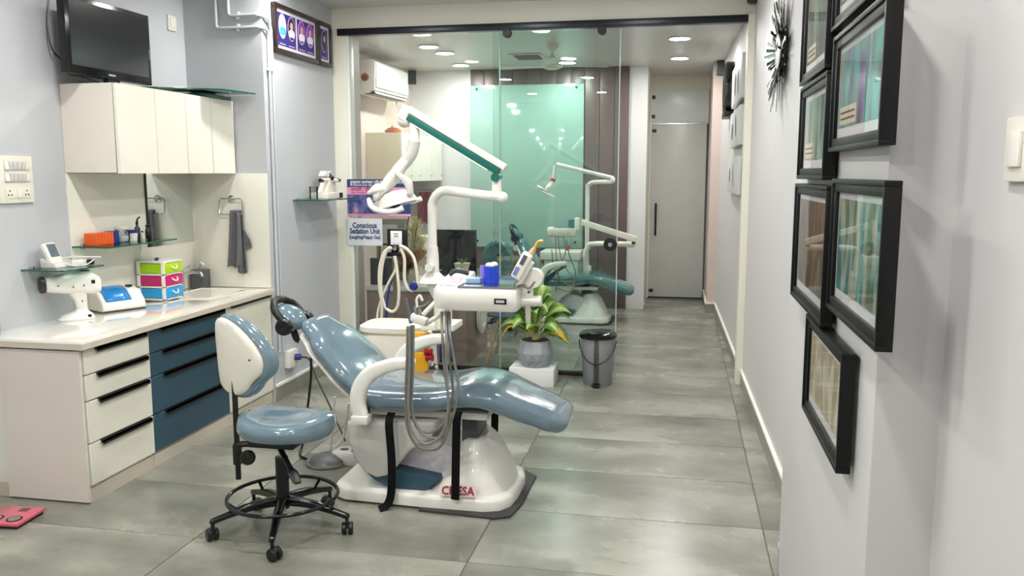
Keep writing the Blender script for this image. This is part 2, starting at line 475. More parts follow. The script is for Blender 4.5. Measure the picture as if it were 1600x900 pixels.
# ================================================================== DOWNLIGHTS
def downlight(loc, m, label, r=0.085, group='ceiling downlights'):
    t = thing('downlight', label, 'ceiling light', loc, group=group)
    MB().lathe([(r, 0), (r + .012, -.002), (r + .014, -.008), (r + .004, -.012), (r, -.006)], n=32).build('trim_ring', white_m, t, world=False)
    MB().lathe([(0.001, -.016), (r * .5, -.0145), (r * .85, -.010), (r, -.004), (r, -.002), (0.001, -.002)], n=24).build('diffuser', m, t, world=False)
    return t
for px, py, l in ((670, 72, 'round white downlight nearest the air conditioner'), (695, 82, 'round white downlight second from the air conditioner, in the inner room'),
                  (720, 101, 'round white downlight above the white back wall near the black speaker'),
                  (886, 97, 'round white downlight beside the ceiling fan'), (1062, 59, 'nearer of the two round corridor downlights'), (1062, 90, 'farther of the two round corridor downlights, towards the frosted door')):
    p = P(px, py, Z=ZB); downlight((p.x, p.y, ZB), lampb_m, l)
for x in (-2.35, -1.25, -0.2):
    for y in (-0.8, 1.3, 3.2, 5.1):
        downlight((x, y, ZC), lampf_m, 'round white downlight in the front room ceiling', group='front room downlights')

# ================================================================== LEFT SIDE: CABINETS AND COUNTER
XF = -2.69                                # front of the base cabinets
def drawer(parent, y0, y1, z0, z1, m, sub=True):
    d = B(XF - .018, XF, y0 + .002, y1 - .002, z0, z1).build('drawer', m, parent, bevel=0.0015, seg=1)
    # black edge-pull along the top of the front
    L = (y1 - y0)
    h_ = B(XF - .004, XF + .016, y0 + .10 * L + .03, y1 - .03, z1 - .010, z1 + .002)
    h_.box(XF + .012, XF + .016, y0 + .10 * L + .03, y1 - .03, z1 - .020, z1 + .002)
    h_.build('handle', black_m, d)
    return d
def base_unit(y0, y1, label, fm, drawers=True, left_panel=False):
    t = thing('base_cabinet', label, 'cabinet', ((XL + XF) / 2, (y0 + y1) / 2, 0), group='base cabinets under the white worktop')
    B(XL + .002, XF - .019, y0 + .001, y1 - .001, 0.07, 0.74).build('body', lam_m, t)
    B(XL + .002, XF - .012, y0 + .001, y1 - .001, 0.0, 0.07).build('plinth', edge_m, t)
    return t
c1 = base_unit(3.362, 3.86, 'cream four-drawer base cabinet nearest the pink bathroom scale', lam_m)
B(XL + .10, XF - .006, 3.345, 3.3615, 0.008, 0.735).build('side_panel', lamd_m, c1, bevel=0.001, seg=1)
for z0, z1 in ((0.085, 0.283), (0.290, 0.487), (0.494, 0.612), (0.619, 0.735)): drawer(c1, 3.366, 3.86, z0, z1, lam_m)
c2 = base_unit(3.861, 4.62, 'dark teal four-drawer base cabinet in the middle of the counter', teal_m)
for z0, z1 in ((0.085, 0.283), (0.290, 0.487), (0.494, 0.612), (0.619, 0.735)): drawer(c2, 3.861, 4.62, z0, z1, teal_m)
c3 = base_unit(4.621, 5.195, 'cream base cabinet with plain door at the far end of the counter', lam_m)
dd = B(XF - .018, XF, 4.623, 5.192, 0.085, 0.735).build('door', lam_m, c3, bevel=0.0015, seg=1)
B(XF - .004, XF + .016, 4.68, 5.16, 0.727, 0.738).build('handle', black_m, dd)
t = thing('worktop', 'glossy white stone worktop with a wood-tone front edge over the cabinets', 'worktop', ((XL + XF) / 2, 4.27, 0.742))
wt = MB().box(XL + .001, XF + .03, 3.325, 5.198, 0.745, 0.785)
wt.build('slab', top_m, t, bevel=0.003)
B(XF + .0302, XF + .033, 3.323, 5.198, 0.747, 0.775).build('front_edge', edge_m, t)
B(XL + .001, XF + .032, 3.321, 3.3248, 0.747, 0.775).build('side_edge', edge_m, t)
B(XL + .001, XF - .03, 3.345, 5.197, 0.741, 0.7445).build('shadow_gap', black_m, t)
ZT = 0.785

# backsplash, mirror
bs = struct(MB().box(XL, XL + .010, 4.00, YS, ZT, 1.548).build('trim_8', bs_m, bevel=0.002))
struct(MB().box(XL + .01, XS + .0, YS - .010, YS, ZT, 1.545).build('trim_9', bs_m, bevel=0.002))
for z in (1.16,): pass
t = thing('mirror', 'frameless rectangular wall mirror above the counter with a dark left edge', 'mirror', (XL + .012, 4.9, 1.10))
B(XL + .011, XL + .017, 4.675, 5.165, 1.095, 1.546).build('glass', mirror_m, t)
B(XL + .011, XL + .019, 4.663, 4.675, 1.095, 1.546).build('edge', black_m, t)

# wall cabinet
ZU0, ZU1 = 1.55, 2.015
t = thing('wall_cabinet', 'cream four-door wall cabinet hung above the counter', 'wall cabinet', (-3.06, 4.6, ZU0))
B(XL + .001, -2.918, 4.0, 5.185, ZU0, ZU1).build('body', lamd_m, t, bevel=0.0015, seg=1)
B(-2.9178, -2.916, 4.002, 5.183, ZU0 + .002, ZU1 - .002).build('gap', black_m, t)
ys = [4.0, 4.335, 4.635, 4.91, 5.183]
for i in range(4): B(-2.9155, -2.896, ys[i] + .0025, ys[i + 1] - .0025, ZU0 - .004, ZU1 - .001).build('door', lam_m, t, bevel=0.001, seg=1)

# glass shelf standing on the wall cabinet, against the step
t = thing('glass_corner_shelf', 'dark green glass shelf lying on the wall cabinet beside the step wall', 'shelf', (-2.99, 5.0, 2.017))
B(-3.12, -2.90, 4.86, 5.17, 2.0175, 2.040).build('lower_plate', shelfe_m, t, bevel=0.002)
MB().prism([(-3.2, 4.62), (-2.78, 4.86), (-2.72, 5.16), (-3.2, 5.18)], 2.052, 2.062, 'XY').build('top_plate', shelfe_m, t, bevel=0.001)
B(-3.05, -2.98, 4.95, 5.12, 2.040, 2.052).build('spacer', black_m, t)

# television
t = thing('television', 'black flat-screen television standing on the wall cabinet', 'television', (-3.07, 4.2, 2.016))
B(-3.10, -3.062, 3.86, 4.555, 2.055, 2.45).build('housing', black_m, t, bevel=0.006)
B(-3.062, -3.055, 3.86, 4.555, 2.055, 2.45).build('bezel', blackg_m, t, bevel=0.003)
B(-3.0555, -3.0535, 3.89, 4.528, 2.098, 2.425).build('screen', screen_m, t)
MB().lathe([(0, 0), (.12, 0), (.12, .008), (.03, .018), (0, .018)], (-3.07, 4.22, 2.0165), 28, sx=.8, sy=1.25).build('stand_base', blackg_m, t)
B(-3.09, -3.06, 4.17, 4.27, 2.03, 2.07).build('stand_neck', black_m, t)
B(-3.0548, -3.0525, 4.17, 4.225, 2.071, 2.079).build('logo_bar', mat('logo_grey', (190, 190, 195), 0.4), t)
B(-3.0548, -3.0535, 4.538, 4.545, 2.20, 2.26).build('button', chrome_m, t)
o = MB().tube([P(78, -40, X=XL + .03), P(76, 0, X=XL + .03), P(75, 45, X=XL + .03), P(82, 78, X=XL + .04), P(97, 95, X=XL + .06), (-3.13, 3.95, 2.06), (-3.1, 4.02, 2.05), (-3.05, 4.1, 2.024), (-3.0, 4.2, 2.0225)], 0.004, 6).build('cable', black_m, t)

# switch plates
def switchboard():
    t = thing('switchboard', 'large white wall switchboard with two rows of switches and sockets', 'switchboard', (XL, 3.65, 1.40))
    B(XL, XL + .016, 3.53, 3.752, 1.402, 1.632).build('plate', plast2_m, t, bevel=0.004)
    for r, z in enumerate((1.585, 1.527)):
        B(XL + .016, XL + .019, 3.565, 3.725, z - .024, z + .024).build('switch_row', bone_m, t, bevel=0.001)
        for k in range(6):
            MB().obox((XL + .021, 3.578 + k * .0265, z), (.008, .022, .038), Matrix.Rotation(.12 if k else -.15, 3, 'Y')).build('rocker', plast_m if k in (0, 5) else bone_m, t, bevel=0.001)
    o = B(XL + .016, XL + .019, 3.565, 3.725, 1.425, 1.475).build('socket_row', plast2_m, t, bevel=0.001)
    for y in (3.59, 3.70):
        for dy, dz in ((0, .012), (-.010, -.008), (.010, -.008)):
            MB().cyl((XL + .0185, y + dy, 1.45 + dz), (XL + .0198, y + dy, 1.45 + dz), .0042, n=10).build('socket_hole', black_m, o)
    MB().obox((XL + .022, 3.645, 1.45), (.01, .02, .042)).build('rocker', plast_m, t, bevel=0.001)
switchboard()
t = thing('light_switch', 'small square white switch high on the wall right of the television', 'switch', (XL, 5.05, 2.45))
B(XL, XL + .012, 5.005, 5.095, 2.45, 2.545).build('plate', plast2_m, t, bevel=0.003)
B(XL + .012, XL + .017, 5.025, 5.075, 2.47, 2.525).build('rocker', plast_m, t, bevel=0.002)
t = thing('light_switch', 'white switch plate on the nearest right-hand wall at the picture edge', 'switch', (XR(1.6), 1.6, 1.53))
M_ = XR(1.6)
B(M_ - .014, M_ + .004, 1.54, 1.652, 1.535, 1.645).build('plate', plast2_m, t, bevel=0.003)
B(M_ - .020, M_ - .014, 1.57, 1.625, 1.56, 1.62).build('rocker', plast_m, t, bevel=0.002)

# glass shelves
def gshelf(label, x0, x1, y0, y1, z, clips, th=0.008):
    t = thing('glass_shelf', label, 'shelf', ((x0 + x1) / 2, (y0 + y1) / 2, z))
    B(x0, x1, y0, y1, z, z + th).build('glass_plate', shelf_g, t, smooth=False)
    ed = MB().box(x1, x1 + .0015, y0, y1, z, z + th).box(x0, x1, y0 - .0015, y0, z, z + th).build('green_edge', shelfe_m, t)
    for y in clips:
        o = MB().box(x0 - .0, x0 + .022, y - .009, y + .009, z - .014, z + .018).build('bracket', chrome_m, t, bevel=0.003)
    return t
gshelf('long glass shelf under the wall cabinet holding the orange block', XL + .011, -2.99, 4.0, 4.62, 1.148, (4.07, 4.55))
gshelf('short glass shelf on the grey wall left of the backsplash', XL + .001, -2.98, 3.64, 3.93, 1.062, (3.70, 3.87))
gshelf('glass shelf on the blue-grey wall beside the poster', XS + .001, -2.43, 5.56, 6.14, 1.355, (5.62, 6.08))

# things on the long shelf (z = 1.156)
Z1 = 1.1562
t = thing('bur_block', 'ribbed orange block on the long glass shelf', 'box', (-3.15, 4.13, Z1))
for k in range(6): B(-3.185, -3.115, 4.055 + k * .0265, 4.0765 + k * .0265, Z1, Z1 + .066).build('rib', mat('orange_plastic', (226, 92, 30), 0.4), t, bevel=0.003)
B(-3.182, -3.118, 4.058, 4.205, Z1 + .001, Z1 + .056).build('core', MATS['orange_plastic'], t)
t = thing('blue_box', 'small dark blue box next to the orange block', 'box', (-3.15, 4.24, Z1))
B(-3.18, -3.12, 4.221, 4.263, Z1, Z1 + .06).build('body', mat('navy_plastic', (34, 48, 130), 0.35), t, bevel=0.004)
B(-3.182, -3.118, 4.219, 4.265, Z1 + .06, Z1 + .068).build('lid', MATS['navy_plastic'], t, bevel=0.003)
t = thing('glass_jar', 'clear glass jar with pale lid on the long glass shelf', 'jar', (-3.15, 4.325, Z1))
MB().lathe([(0, 0.001), (.040, 0.001), (.044, .010), (.044, .055), (.036, .068), (.034, .070)], (-3.15, 4.325, Z1), 24).build('glass_body', bottle_g, t)
MB().lathe([(0, 0), (.036, 0), (.038, .004), (.038, .014), (.034, .018), (0, .018)], (-3.15, 4.325, Z1 + .071), 24).build('lid', plast2_m, t)
MB().lathe([(0, 0), (.036, 0), (.036, .03), (0, .032)], (-3.15, 4.325, Z1 + .006), 20).build('cotton', paper_m, t)
t = thing('tub', 'white tub with dark blue lid on the long glass shelf', 'tub', (-3.15, 4.415, Z1))
MB().lathe([(0, 0), (.030, 0), (.034, .045), (0, .045)], (-3.15, 4.415, Z1), 20).build('body', plast_m, t)
MB().lathe([(0, 0), (.036, 0), (.037, .012), (.028, .018), (0, .018)], (-3.15, 4.415, Z1 + .0452), 20).build('lid', MATS['navy_plastic'], t)
def bottle(x, y, z, r, h, m, label, capm=black_m, neck=.4):
    t = thing('bottle', label, 'bottle', (x, y, z))
    MB().lathe([(0, 0), (r * .9, 0), (r, h * .05), (r, h * .62), (r * neck, h * .75), (r * neck, h * .82), (0, h * .82)], (x, y, z), 18).build('body', m, t)
    MB().lathe([(0, 0), (r * neck * 1.25, 0), (r * neck * 1.2, h * .16), (0, h * .18)], (x, y, z + h * .822), 14).build('cap', capm, t)
    return t
bottle(-3.16, 4.485, Z1, .016, .11, mat('dark_glass', (46, 40, 34), 0.15), 'dark bottle with tall dropper beside the blue-lidded tub')
MB_ = MB().tube([(-3.16, 4.485, Z1 + .108), (-3.15, 4.48, Z1 + .125), (-3.13, 4.472, Z1 + .135)], .005, 6).build('dropper', black_m, [o for o in bpy.data.objects if o.get('label', '').startswith('dark bottle with tall')][0])
bottle(-3.16, 4.53, Z1, .013, .05, plast_m, 'tiny white-bodied bottle between two dark bottles on the long shelf')
bottle(-3.15, 4.575, Z1, .018, .085, mat('black_bottle', (34, 24, 24), 0.25), 'squat black bottle in front of the mirror edge on the long shelf', neck=.7)

# apex locator on the short shelf
Z2 = 1.0702
t = thing('apex_locator', 'white handheld meter with grey screen propped on the short glass shelf', 'device', (-3.14, 3.78, Z2))
R_ = Matrix.Rotation(math.radians(-24), 3, 'Y') @ Matrix.Rotation(0, 3, 'Z')
cc = V((-3.150, 3.765, Z2 + .068))
o = MB().obox(cc, (.030, .086, .118), R_).build('housing', plast_m, t, bevel=0.012, seg=3)
MB().obox(cc + R_ @ V((.0155, 0, .014)), (.003, .062, .070), R_).build('screen', mat('lcd_grey', (96, 108, 116), 0.2), t, bevel=0.004)
MB().prism([(-.035, 0), (.06, 0), (.05, .022), (0, .04), (-.035, .05)], 3.72, 3.86, 'XZ', Matrix.Translation((-3.15, 0, Z2))).build('cradle', bone_m, t, bevel=0.006)
o = MB().obox((-3.06, 3.855, Z2 + .018), (.05, .10, .030), Matrix.Rotation(.3, 3, 'Z')).build('probe_body', plast_m, t, bevel=0.008)
MB().obox((-3.035, 3.90, Z2 + .016), (.035, .03, .026), Matrix.Rotation(.3, 3, 'Z')).build('probe_tip', black_m, t, bevel=0.004)
MB().tube([(-3.12, 3.80, Z2 + .045), (-3.07, 3.84, Z2 + .048), (-3.03, 3.89, Z2 + .042), (-2.99, 3.925, Z2 + .04)], .005, 6).build('file_clip', bone_m, t)
MB().tube([(-3.12, 3.80, Z2 + .02), (-3.05, 3.80, Z2 + .006), (-3.03, 3.86, Z2 + .006), (-3.01, 3.90, Z2 + .03)], .003, 6).build('lead', paper_m, t)

# handheld x-ray camera standing on the worktop
t = thing('xray_camera', 'white pistol-shaped portable x-ray camera standing on the worktop', 'x-ray camera', (-3.09, 3.84, ZT))
M_ = Matrix.Translation((-3.12, 3.82, ZT)) @ Matrix.Rotation(math.radians(50), 4, 'Z')   # local +x: away from camera along the wall
def xs(prof, m_): return [[m_ @ V(p) for p in r] for r in prof]
def ringyz(x, cy, cz, hy, hz, n=20, e=2.8):
    r = []
    for j in range(n):
        a = 2 * PI * j / n; c_, s_ = math.cos(a), math.sin(a)
        r.append(V((x, cy + hy * math.copysign(abs(c_) ** (2 / e), c_), cz + hz * math.copysign(abs(s_) ** (2 / e), s_))))
    return r
MB().loft(xs([ringyz(-.10, 0, .195, .036, .034), ringyz(-.09, 0, .195, .042, .040), ringyz(-.02, 0, .195, .050, .052), ringyz(.06, 0, .198, .055, .062), ringyz(.12, 0, .192, .052, .058), ringyz(.155, 0, .182, .040, .042), ringyz(.162, 0, .182, .025, .025)], M_)).build('barrel', plast_m, t)
MB().loft(xs([ringyz(-.128, 0, .195, .034, .034), ringyz(-.125, 0, .195, .042, .042), ringyz(-.105, 0, .195, .042, .042), ringyz(-.10, 0, .195, .034, .034)], M_)).build('nozzle', mat('brown_black', (48, 38, 34), 0.4), t)
def ringxy(z, cx, hx, hy, n=20, e=2.8):
    r = []
    for j in range(n):
        a = 2 * PI * j / n; c_, s_ = math.cos(a), math.sin(a)
        r.append(V((cx + hx * math.copysign(abs(c_) ** (2 / e), c_), hy * math.copysign(abs(s_) ** (2 / e), s_), z)))
    return r
MB().loft(xs([ringxy(.16, .045, .055, .040), ringxy(.135, .05, .042, .034), ringxy(.10, .058, .031, .028), ringxy(.06, .062, .028, .026), ringxy(.045, .064, .03, .027)], M_)).build('grip', plast_m, t)
MB().loft(xs([ringxy(.0, .035, .085, .048), ringxy(.008, .035, .09, .052), ringxy(.028, .045, .07, .045), ringxy(.045, .06, .035, .03), ringxy(.06, .062, .026, .024)], M_)).build('battery_base', plast_m, t)
MB().obox(M_ @ V((.085, 0, .258)), (.05, .05, .006), M_.to_3x3()).build('control_pad', mat('dark_grey', (70, 72, 76), 0.4), t, bevel=0.002)
MB().obox(M_ @ V((.115, -.048, .20)), (.02, .012, .02), M_.to_3x3()).build('trigger', black_m, t, bevel=0.003)
MB().obox(M_ @ V((.09, -.04, .022)), (.018, .012, .014), M_.to_3x3()).build('port', black_m, t, bevel=0.002)
for q in ((-.05, -.048, .19), (.02, -.053, .18), (.07, -.056, .185), (.062, -.030, .10)):
    MB().ell(M_ @ V(q), (.004, .004, .004), n=8, m=5).build('screw', black_m, t)

# white box with blue lid
t = thing('sterilizer_box', 'white tabletop sterilizer box with a translucent blue curved lid', 'sterilizer', (-3.115, 4.18, ZT))
M_ = Matrix.Translation((-3.105, 4.185, ZT)) @ Matrix.Rotation(math.radians(-26), 4, 'Z')
pf = [(-.085, .004), (.085, .004), (.092, .03), (.08, .058), (.03, .108), (-.04, .126), (-.085, .12), (-.09, .10)]
MB().prism(pf, -.125, .125, 'XZ', M_).build('body', plast_m, t, bevel=0.014, seg=3)
MB().prism([(-.085, 0), (.087, 0), (.087, .010), (-.085, .010)], -.12, .12, 'XZ', M_).build('base', mat('dark_grey2', (52, 54, 58), 0.4), t)
arc = [(.082, .058), (.07, .074), (.05, .094), (.028, .1105), (.0, .1215), (-.03, .128), (-.045, .1295)]
mb = MB(); yl = (-.100, -.05, .0, .045)
mb.v = [M_ @ V((x, y, z + .0035 - abs(y + .027) * .0)) for x, z in arc for y in yl]
mb.f = [[i * 4 + j, i * 4 + j + 1, i * 4 + j + 5, i * 4 + j + 4] for i in range(6) for j in range(3)]
o = mb.build('blue_lid', mat('blue_lid_plastic', (36, 132, 205), 0.12, coat=0.5), t); mo = o.modifiers.new('thick', 'SOLIDIFY'); mo.thickness = .006
MB().obox(M_ @ V((-.02, .085, .127)), (.03, .03, .010), M_.to_3x3()).build('switch', black_m, t, bevel=0.002)

# three-drawer organiser
t = thing('drawer_organiser', 'three-tier white plastic drawer organiser in green, magenta and blue', 'organiser', (-3.11, 4.6, ZT))
x0, x1, y0, y1 = -3.205, -3.018, 4.515, 4.705
zs = [ZT + .003, ZT + .078, ZT + .153, ZT + .228]
fr = MB()
for z in zs: fr.box(x0, x1, y0, y1, z, z + .010)
for xx in (x0, x1 - .022):
    for yy in (y0, y1 - .022): fr.box(xx, xx + .022, yy, yy + .022, ZT + .001, zs[3])
fr.build('frame', plast_m, t, bevel=0.002)
cl = [mat('org_blue', (40, 150, 212), 0.3), mat('org_pink', (190, 28, 108), 0.3), mat('org_green', (168, 208, 20), 0.3)]
for k in range(3):
    d = B(x0 + .012, x1 + .004, y0 + .006, y1 - .006, zs[k] + .012, zs[k + 1] - .003).build('drawer', cl[k], t, bevel=0.003)
    MB().tube([(x1 + .004, (y0 + y1) / 2 - .028, zs[k] + .055), (x1 + .016, (y0 + y1) / 2 - .014, zs[k] + .040), (x1 + .016, (y0 + y1) / 2 + .014, zs[k] + .040), (x1 + .004, (y0 + y1) / 2 + .028, zs[k] + .055)], .0045, 8).build('pull', plast_m, d)
o = MB().obox((-3.12, 4.60, ZT + .246), (.02, .07, .014), Matrix.Rotation(.5, 3, 'Z')).build('blue_clip', MATS['navy_plastic'], None, bevel=0.004)
tag(o, 'small dark blue clip lying on top of the drawer organiser', 'clip')

# soap dispenser, tap, basin
t = thing('soap_dispenser', 'square dark grey soap dispenser with clear pump by the step wall', 'soap dispenser', (-3.15, 5.1, ZT))
B(-3.195, -3.105, 5.07, 5.16, ZT, ZT + .125).build('body', mat('slate', (76, 78, 82), 0.45), t, bevel=0.008)
MB().lathe([(0, 0), (.016, 0), (.016, .012), (.008, .016), (.008, .035), (0, .035)], (-3.15, 5.115, ZT + .1252), 14).build('collar', chrome_m, t)
MB().tube([(-3.15, 5.115, ZT + .155), (-3.14, 5.105, ZT + .168), (-3.11, 5.085, ZT + .166), (-3.105, 5.083, ZT + .155)], .006, 8).build('spout', plast_m, t)
t = thing('tap', 'slim chrome basin tap behind the drawer organiser', 'tap', (-3.17, 4.93, ZT))
MB().cyl((-3.17, 4.93, ZT), (-3.17, 4.93, ZT + .13), .014).build('body', chrome_m, t)
MB().tube([(-3.17, 4.93, ZT + .11), (-3.10, 4.93, ZT + .125), (-3.04, 4.93, ZT + .125), (-3.02, 4.93, ZT + .10)], .010, 10).build('spout', chrome_m, t)
MB().tube([(-3.17, 4.93, ZT + .135), (-3.12, 4.95, ZT + .165)], .006, 8, sm=False).build('lever', chrome_m, t)
t = thing('basin', 'shallow rectangular white basin set in the far end of the worktop', 'basin', (-2.98, 4.85, ZT))
mb = MB(); 
for a in ((-3.13, -3.115, 4.65, 5.08), (-2.83, -2.815, 4.65, 5.08), (-3.115, -2.83, 4.65, 4.665), (-3.115, -2.83, 5.065, 5.08)): mb.box(*a, ZT, ZT + .006)
mb.build('rim', top_m, t, bevel=0.002)
B(-3.115, -2.83, 4.665, 5.065, ZT + .0002, ZT + .001).build('bowl', mat('basin_white', (214, 208, 196), 0.2), t)
# blue bottle at the left edge
t = thing('sanitizer_bottle', 'blue sanitizer bottle at the left picture edge on the worktop', 'bottle', (-3.186, 3.372, ZT))
MB().lathe([(0, 0), (.04, 0), (.043, .01), (.043, .085), (.02, .105), (.016, .12), (0, .12)], (-3.186, 3.372, ZT), 20).build('body', mat('sky_blue', (60, 160, 215), 0.2, coat=0.4), t)
MB().lathe([(0, 0), (.017, 0), (.017, .03), (.006, .034), (.006, .06), (0, .06)], (-3.186, 3.372, ZT + .1202), 14).build('pump', plast_m, t)

# towel ring and towel on the step tiles
YT = YS - .010
t = thing('towel_ring', 'square chrome towel ring on the tiles of the step wall', 'towel ring', (-2.93, YT, 1.26))
c_ = P(362, 311, Y=YT)
MB().lathe([(0, 0), (.026, 0), (.026, .006), (.014, .012), (.010, .035), (0, .035)], c_, 20, Matrix.Rotation(PI / 2, 3, 'X')).build('rose', chrome_m, t)
rx0, rx1, rz0, rz1 = -3.01, -2.845, 1.275, 1.38
ry_ = YT - .035
mb = MB()
pts = []
for (x, z) in ((rx0, rz0), (rx1, rz0), (rx1, rz1), (rx0, rz1)):
    sx_ = .012 if x == rx0 else -.012; sz_ = .012 if z == rz0 else -.012
    a_, b_ = (x + sx_, ry_, z), (x, ry_, z + sz_)
    pts += [b_, a_] if (x, z) in ((rx0, rz0), (rx1, rz1)) else [a_, b_]
mb.tube([V(p) for p in pts], .005, 8, closed=True, sm=False); mb.build('ring', chrome_m, t)
t = thing('hand_towel', 'grey hand towel hanging folded through the towel ring', 'towel', (-2.885, ry_, 0.93))
def cloth(x0_, x1_, z0_, z1_, yb, sgn, nx=26, nz=22, ph=0.):
    mb = MB()
    for i in range(nz + 1):
        for j in range(nx + 1):
            u, v = j / nx, i / nz
            gather = 0.72 + .28 * v
            xx = (x0_ + x1_) / 2 + (x1_ - x0_) * (u - .5) * gather + .012 * v * v * sgn
            yy = yb + sgn * (.010 + .012 * v) * math.sin(u * 10 + ph + v * 1.2) * .7
            mb.v.append(V((xx, yy, z1_ + (z0_ - z1_) * v + .006 * math.sin(u * 9) * v)))
    for i in range(nz):
        for j in range(nx):
            a = i * (nx + 1) + j; mb.f.append([a, a + 1, a + nx + 2, a + nx + 1])
    return mb
for nm, a in (('front_fold', (-2.945, -2.845, .925, 1.290, ry_ - .014, -1)), ('rear_fold', (-2.92, -2.835, .885, 1.290, ry_ + .010, 1))):
    o = cloth(*a).build(nm, towel_m, t); mo = o.modifiers.new('thick', 'SOLIDIFY'); mo.thickness = .006
MB().loft([[V((-2.84, ry_ - .01, 1.18)), V((-2.80, ry_, 1.11)), V((-2.79, ry_ + .01, 1.055)), V((-2.84, ry_ + .005, 1.05))], [V((-2.845, ry_ + .014, 1.18)), V((-2.81, ry_ + .018, 1.11)), V((-2.80, ry_ + .022, 1.05)), V((-2.85, ry_ + .02, 1.045))]]).build('loose_corner', towel_m, t, bevel=0.003)
MB().tube([(-2.93, ry_, 1.292), (-2.86, ry_, 1.292)], .014, 10, sm=False).build('top_fold', towel_m, t)

# surface conduits turning round the step corner
def conduit(label, pts, rr=.011, clamps=()):
    t = thing('conduit', label, 'conduit', pts[-1], group='surface conduits on the step wall')
    MB().tube(pts, rr, 10, k=5).build('pipe', mat('conduit_grey', (188, 192, 196), 0.45), t)
    for c_, sz in clamps: MB().obox(c_, sz).build('clamp', bone_m, t, bevel=0.002)
fy = YS - .013; fx = XS + .013
zA, zB_ = P(380, 43, Y=fy).z, P(380, 24, Y=fy).z
xa, xb = P(337, 20, Y=fy).x, P(356, 10, Y=fy).x
conduit('grey conduit running lower across the step wall and down past its corner', [(xa, fy, ZC), (xa, fy, zA + .06), (xa + .004, fy, zA + .012), (xa + .03, fy, zA), (-2.74, fy, zA), (-2.69, fy, zA - .002), (-2.66, YS + .02, zA - .01), (fx, YS + .055, zA - .05), (fx, YS + .06, zA - .15), (fx, YS + .06, 1.5), (fx, YS + .06, .33)],
        clamps=[((-2.84, fy + .004, zA), (.022, .022, .045)), ((fx, YS + .075, 2.22), (.02, .075, .018))])
conduit('grey conduit running higher across the step wall and down past its corner', [(xb, fy, ZC), (xb, fy, zB_ + .05), (xb + .004, fy, zB_ + .012), (xb + .03, fy, zB_), (-2.74, fy, zB_), (-2.69, fy, zB_ - .002), (-2.66, YS + .03, zB_ - .012), (fx, YS + .09, zB_ - .06), (fx, YS + .10, zB_ - .2), (fx, YS + .10, 1.5), (fx, YS + .10, .33)],
        clamps=[((-2.84, fy + .004, zB_), (.022, .022, .045))])
t = thing('socket_box', 'white socket box with blue plug low on the blue-grey wall', 'socket', (XS, 5.5, 0.2))
B(XS + .001, XS + .045, 5.34, 5.47, .20, .32).build('box', plast_m, t, bevel=0.004)
MB().cyl((XS + .045, 5.42, .265), (XS + .085, 5.43, .265), .022).build('plug', MATS['navy_plastic'], t)
MB().tube([(XS + .08, 5.43, .265), (XS + .16, 5.40, .255), (XS + .35, 5.1, .2), (-2.05, 4.7, .10), (-1.85, 4.4, .03)], .006, 6).build('lead', black_m, t)

# portrait frames on the blue-grey wall
def portrait_frame(label, y0, y1, z0, z1, ovals):
    t = thing('portrait_frame', label, 'picture frame', (XS, (y0 + y1) / 2, z0), group='portrait frames on the blue-grey wall')
    b = .030
    fr = MB().box(XS + .002, XS + .034, y0, y1, z0, z0 + b).box(XS + .002, XS + .034, y0, y1, z1 - b, z1).box(XS + .002, XS + .034, y0, y0 + b, z0 + b, z1 - b).box(XS + .002, XS + .034, y1 - b, y1, z0 + b, z1 - b)
    fr.build('frame', framew_m, t, bevel=0.004)
    B(XS + .004, XS + .020, y0 + b, y1 - b, z0 + b, z1 - b).build('mount', mat('lilac_mount', (226, 214, 232), 0.5), t)
    for k, (a, c_, n_, cols_) in enumerate(ovals):
        pr = B(XS + .020, XS + .0212, a, c_, z0 + b + .022, z1 - b - .022).build('print', mat('indigo_print', (44, 36, 118), 0.4), t)
        for q in range(n_):
            cy_ = a + (c_ - a) * (q + .5) / n_; cz_ = (z0 + z1) / 2 + .022; ww = min(.075, (c_ - a) / n_ * .42)
            RX = Matrix.Rotation(PI / 2, 3, 'Y')
            MB().lathe([(0, 0), (1, 0), (1, .0008), (0, .0008)], (XS + .0213, cy_, cz_), 28, RX, sx=.082, sy=ww).build('oval_border', mat('lilac_ring', (206, 170, 226), 0.4), pr)
            MB().lathe([(0, 0), (1, 0), (1, .0008), (0, .0008)], (XS + .0222, cy_, cz_), 28, RX, sx=.075, sy=ww * .88).build('oval_ground', cols_[q][0], pr)
            MB().lathe([(0, 0), (1, 0), (1, .0008), (0, .0008)], (XS + .0231, cy_, cz_ + .018), 20, RX, sx=.026, sy=ww * .36).build('head_shape', mat('portrait_skin', (214, 172, 160), 0.5), pr)
            sh = [(cy_ + ww * .80 * math.cos(a_), cz_ - .030 + .026 * math.sin(a_)) for a_ in [PI * j / 10 for j in range(11)]] + [(cy_ - ww * .62, cz_ - .056), (cy_ + ww * .62, cz_ - .056)]
            MB().prism(sh, XS + .0231, XS + .0238, 'YZ').build('shoulder_shape', cols_[q][1], pr)
            B(XS + .0213, XS + .022, cy_ - ww * .8, cy_ + ww * .8, z0 + b + .032, z0 + b + .038).build('caption', mat('lilac_ring', (206, 170, 226), 0.4), pr)
pa, pb, pc = mat('oval_pale', (196, 200, 226), 0.5), mat('oval_mag', (150, 60, 160), 0.5), mat('oval_dark', (44, 40, 70), 0.5)
sw, st_, sd = mat('shirt_white', (232, 230, 236), 0.5), mat('shirt_teal', (60, 170, 190), 0.5), mat('shirt_dark', (40, 50, 90), 0.5)
yA, yB, yC = P(430, 40, X=XS + .03).y, P(498, 60, X=XS + .03).y, P(518, 70, X=XS + .03).y
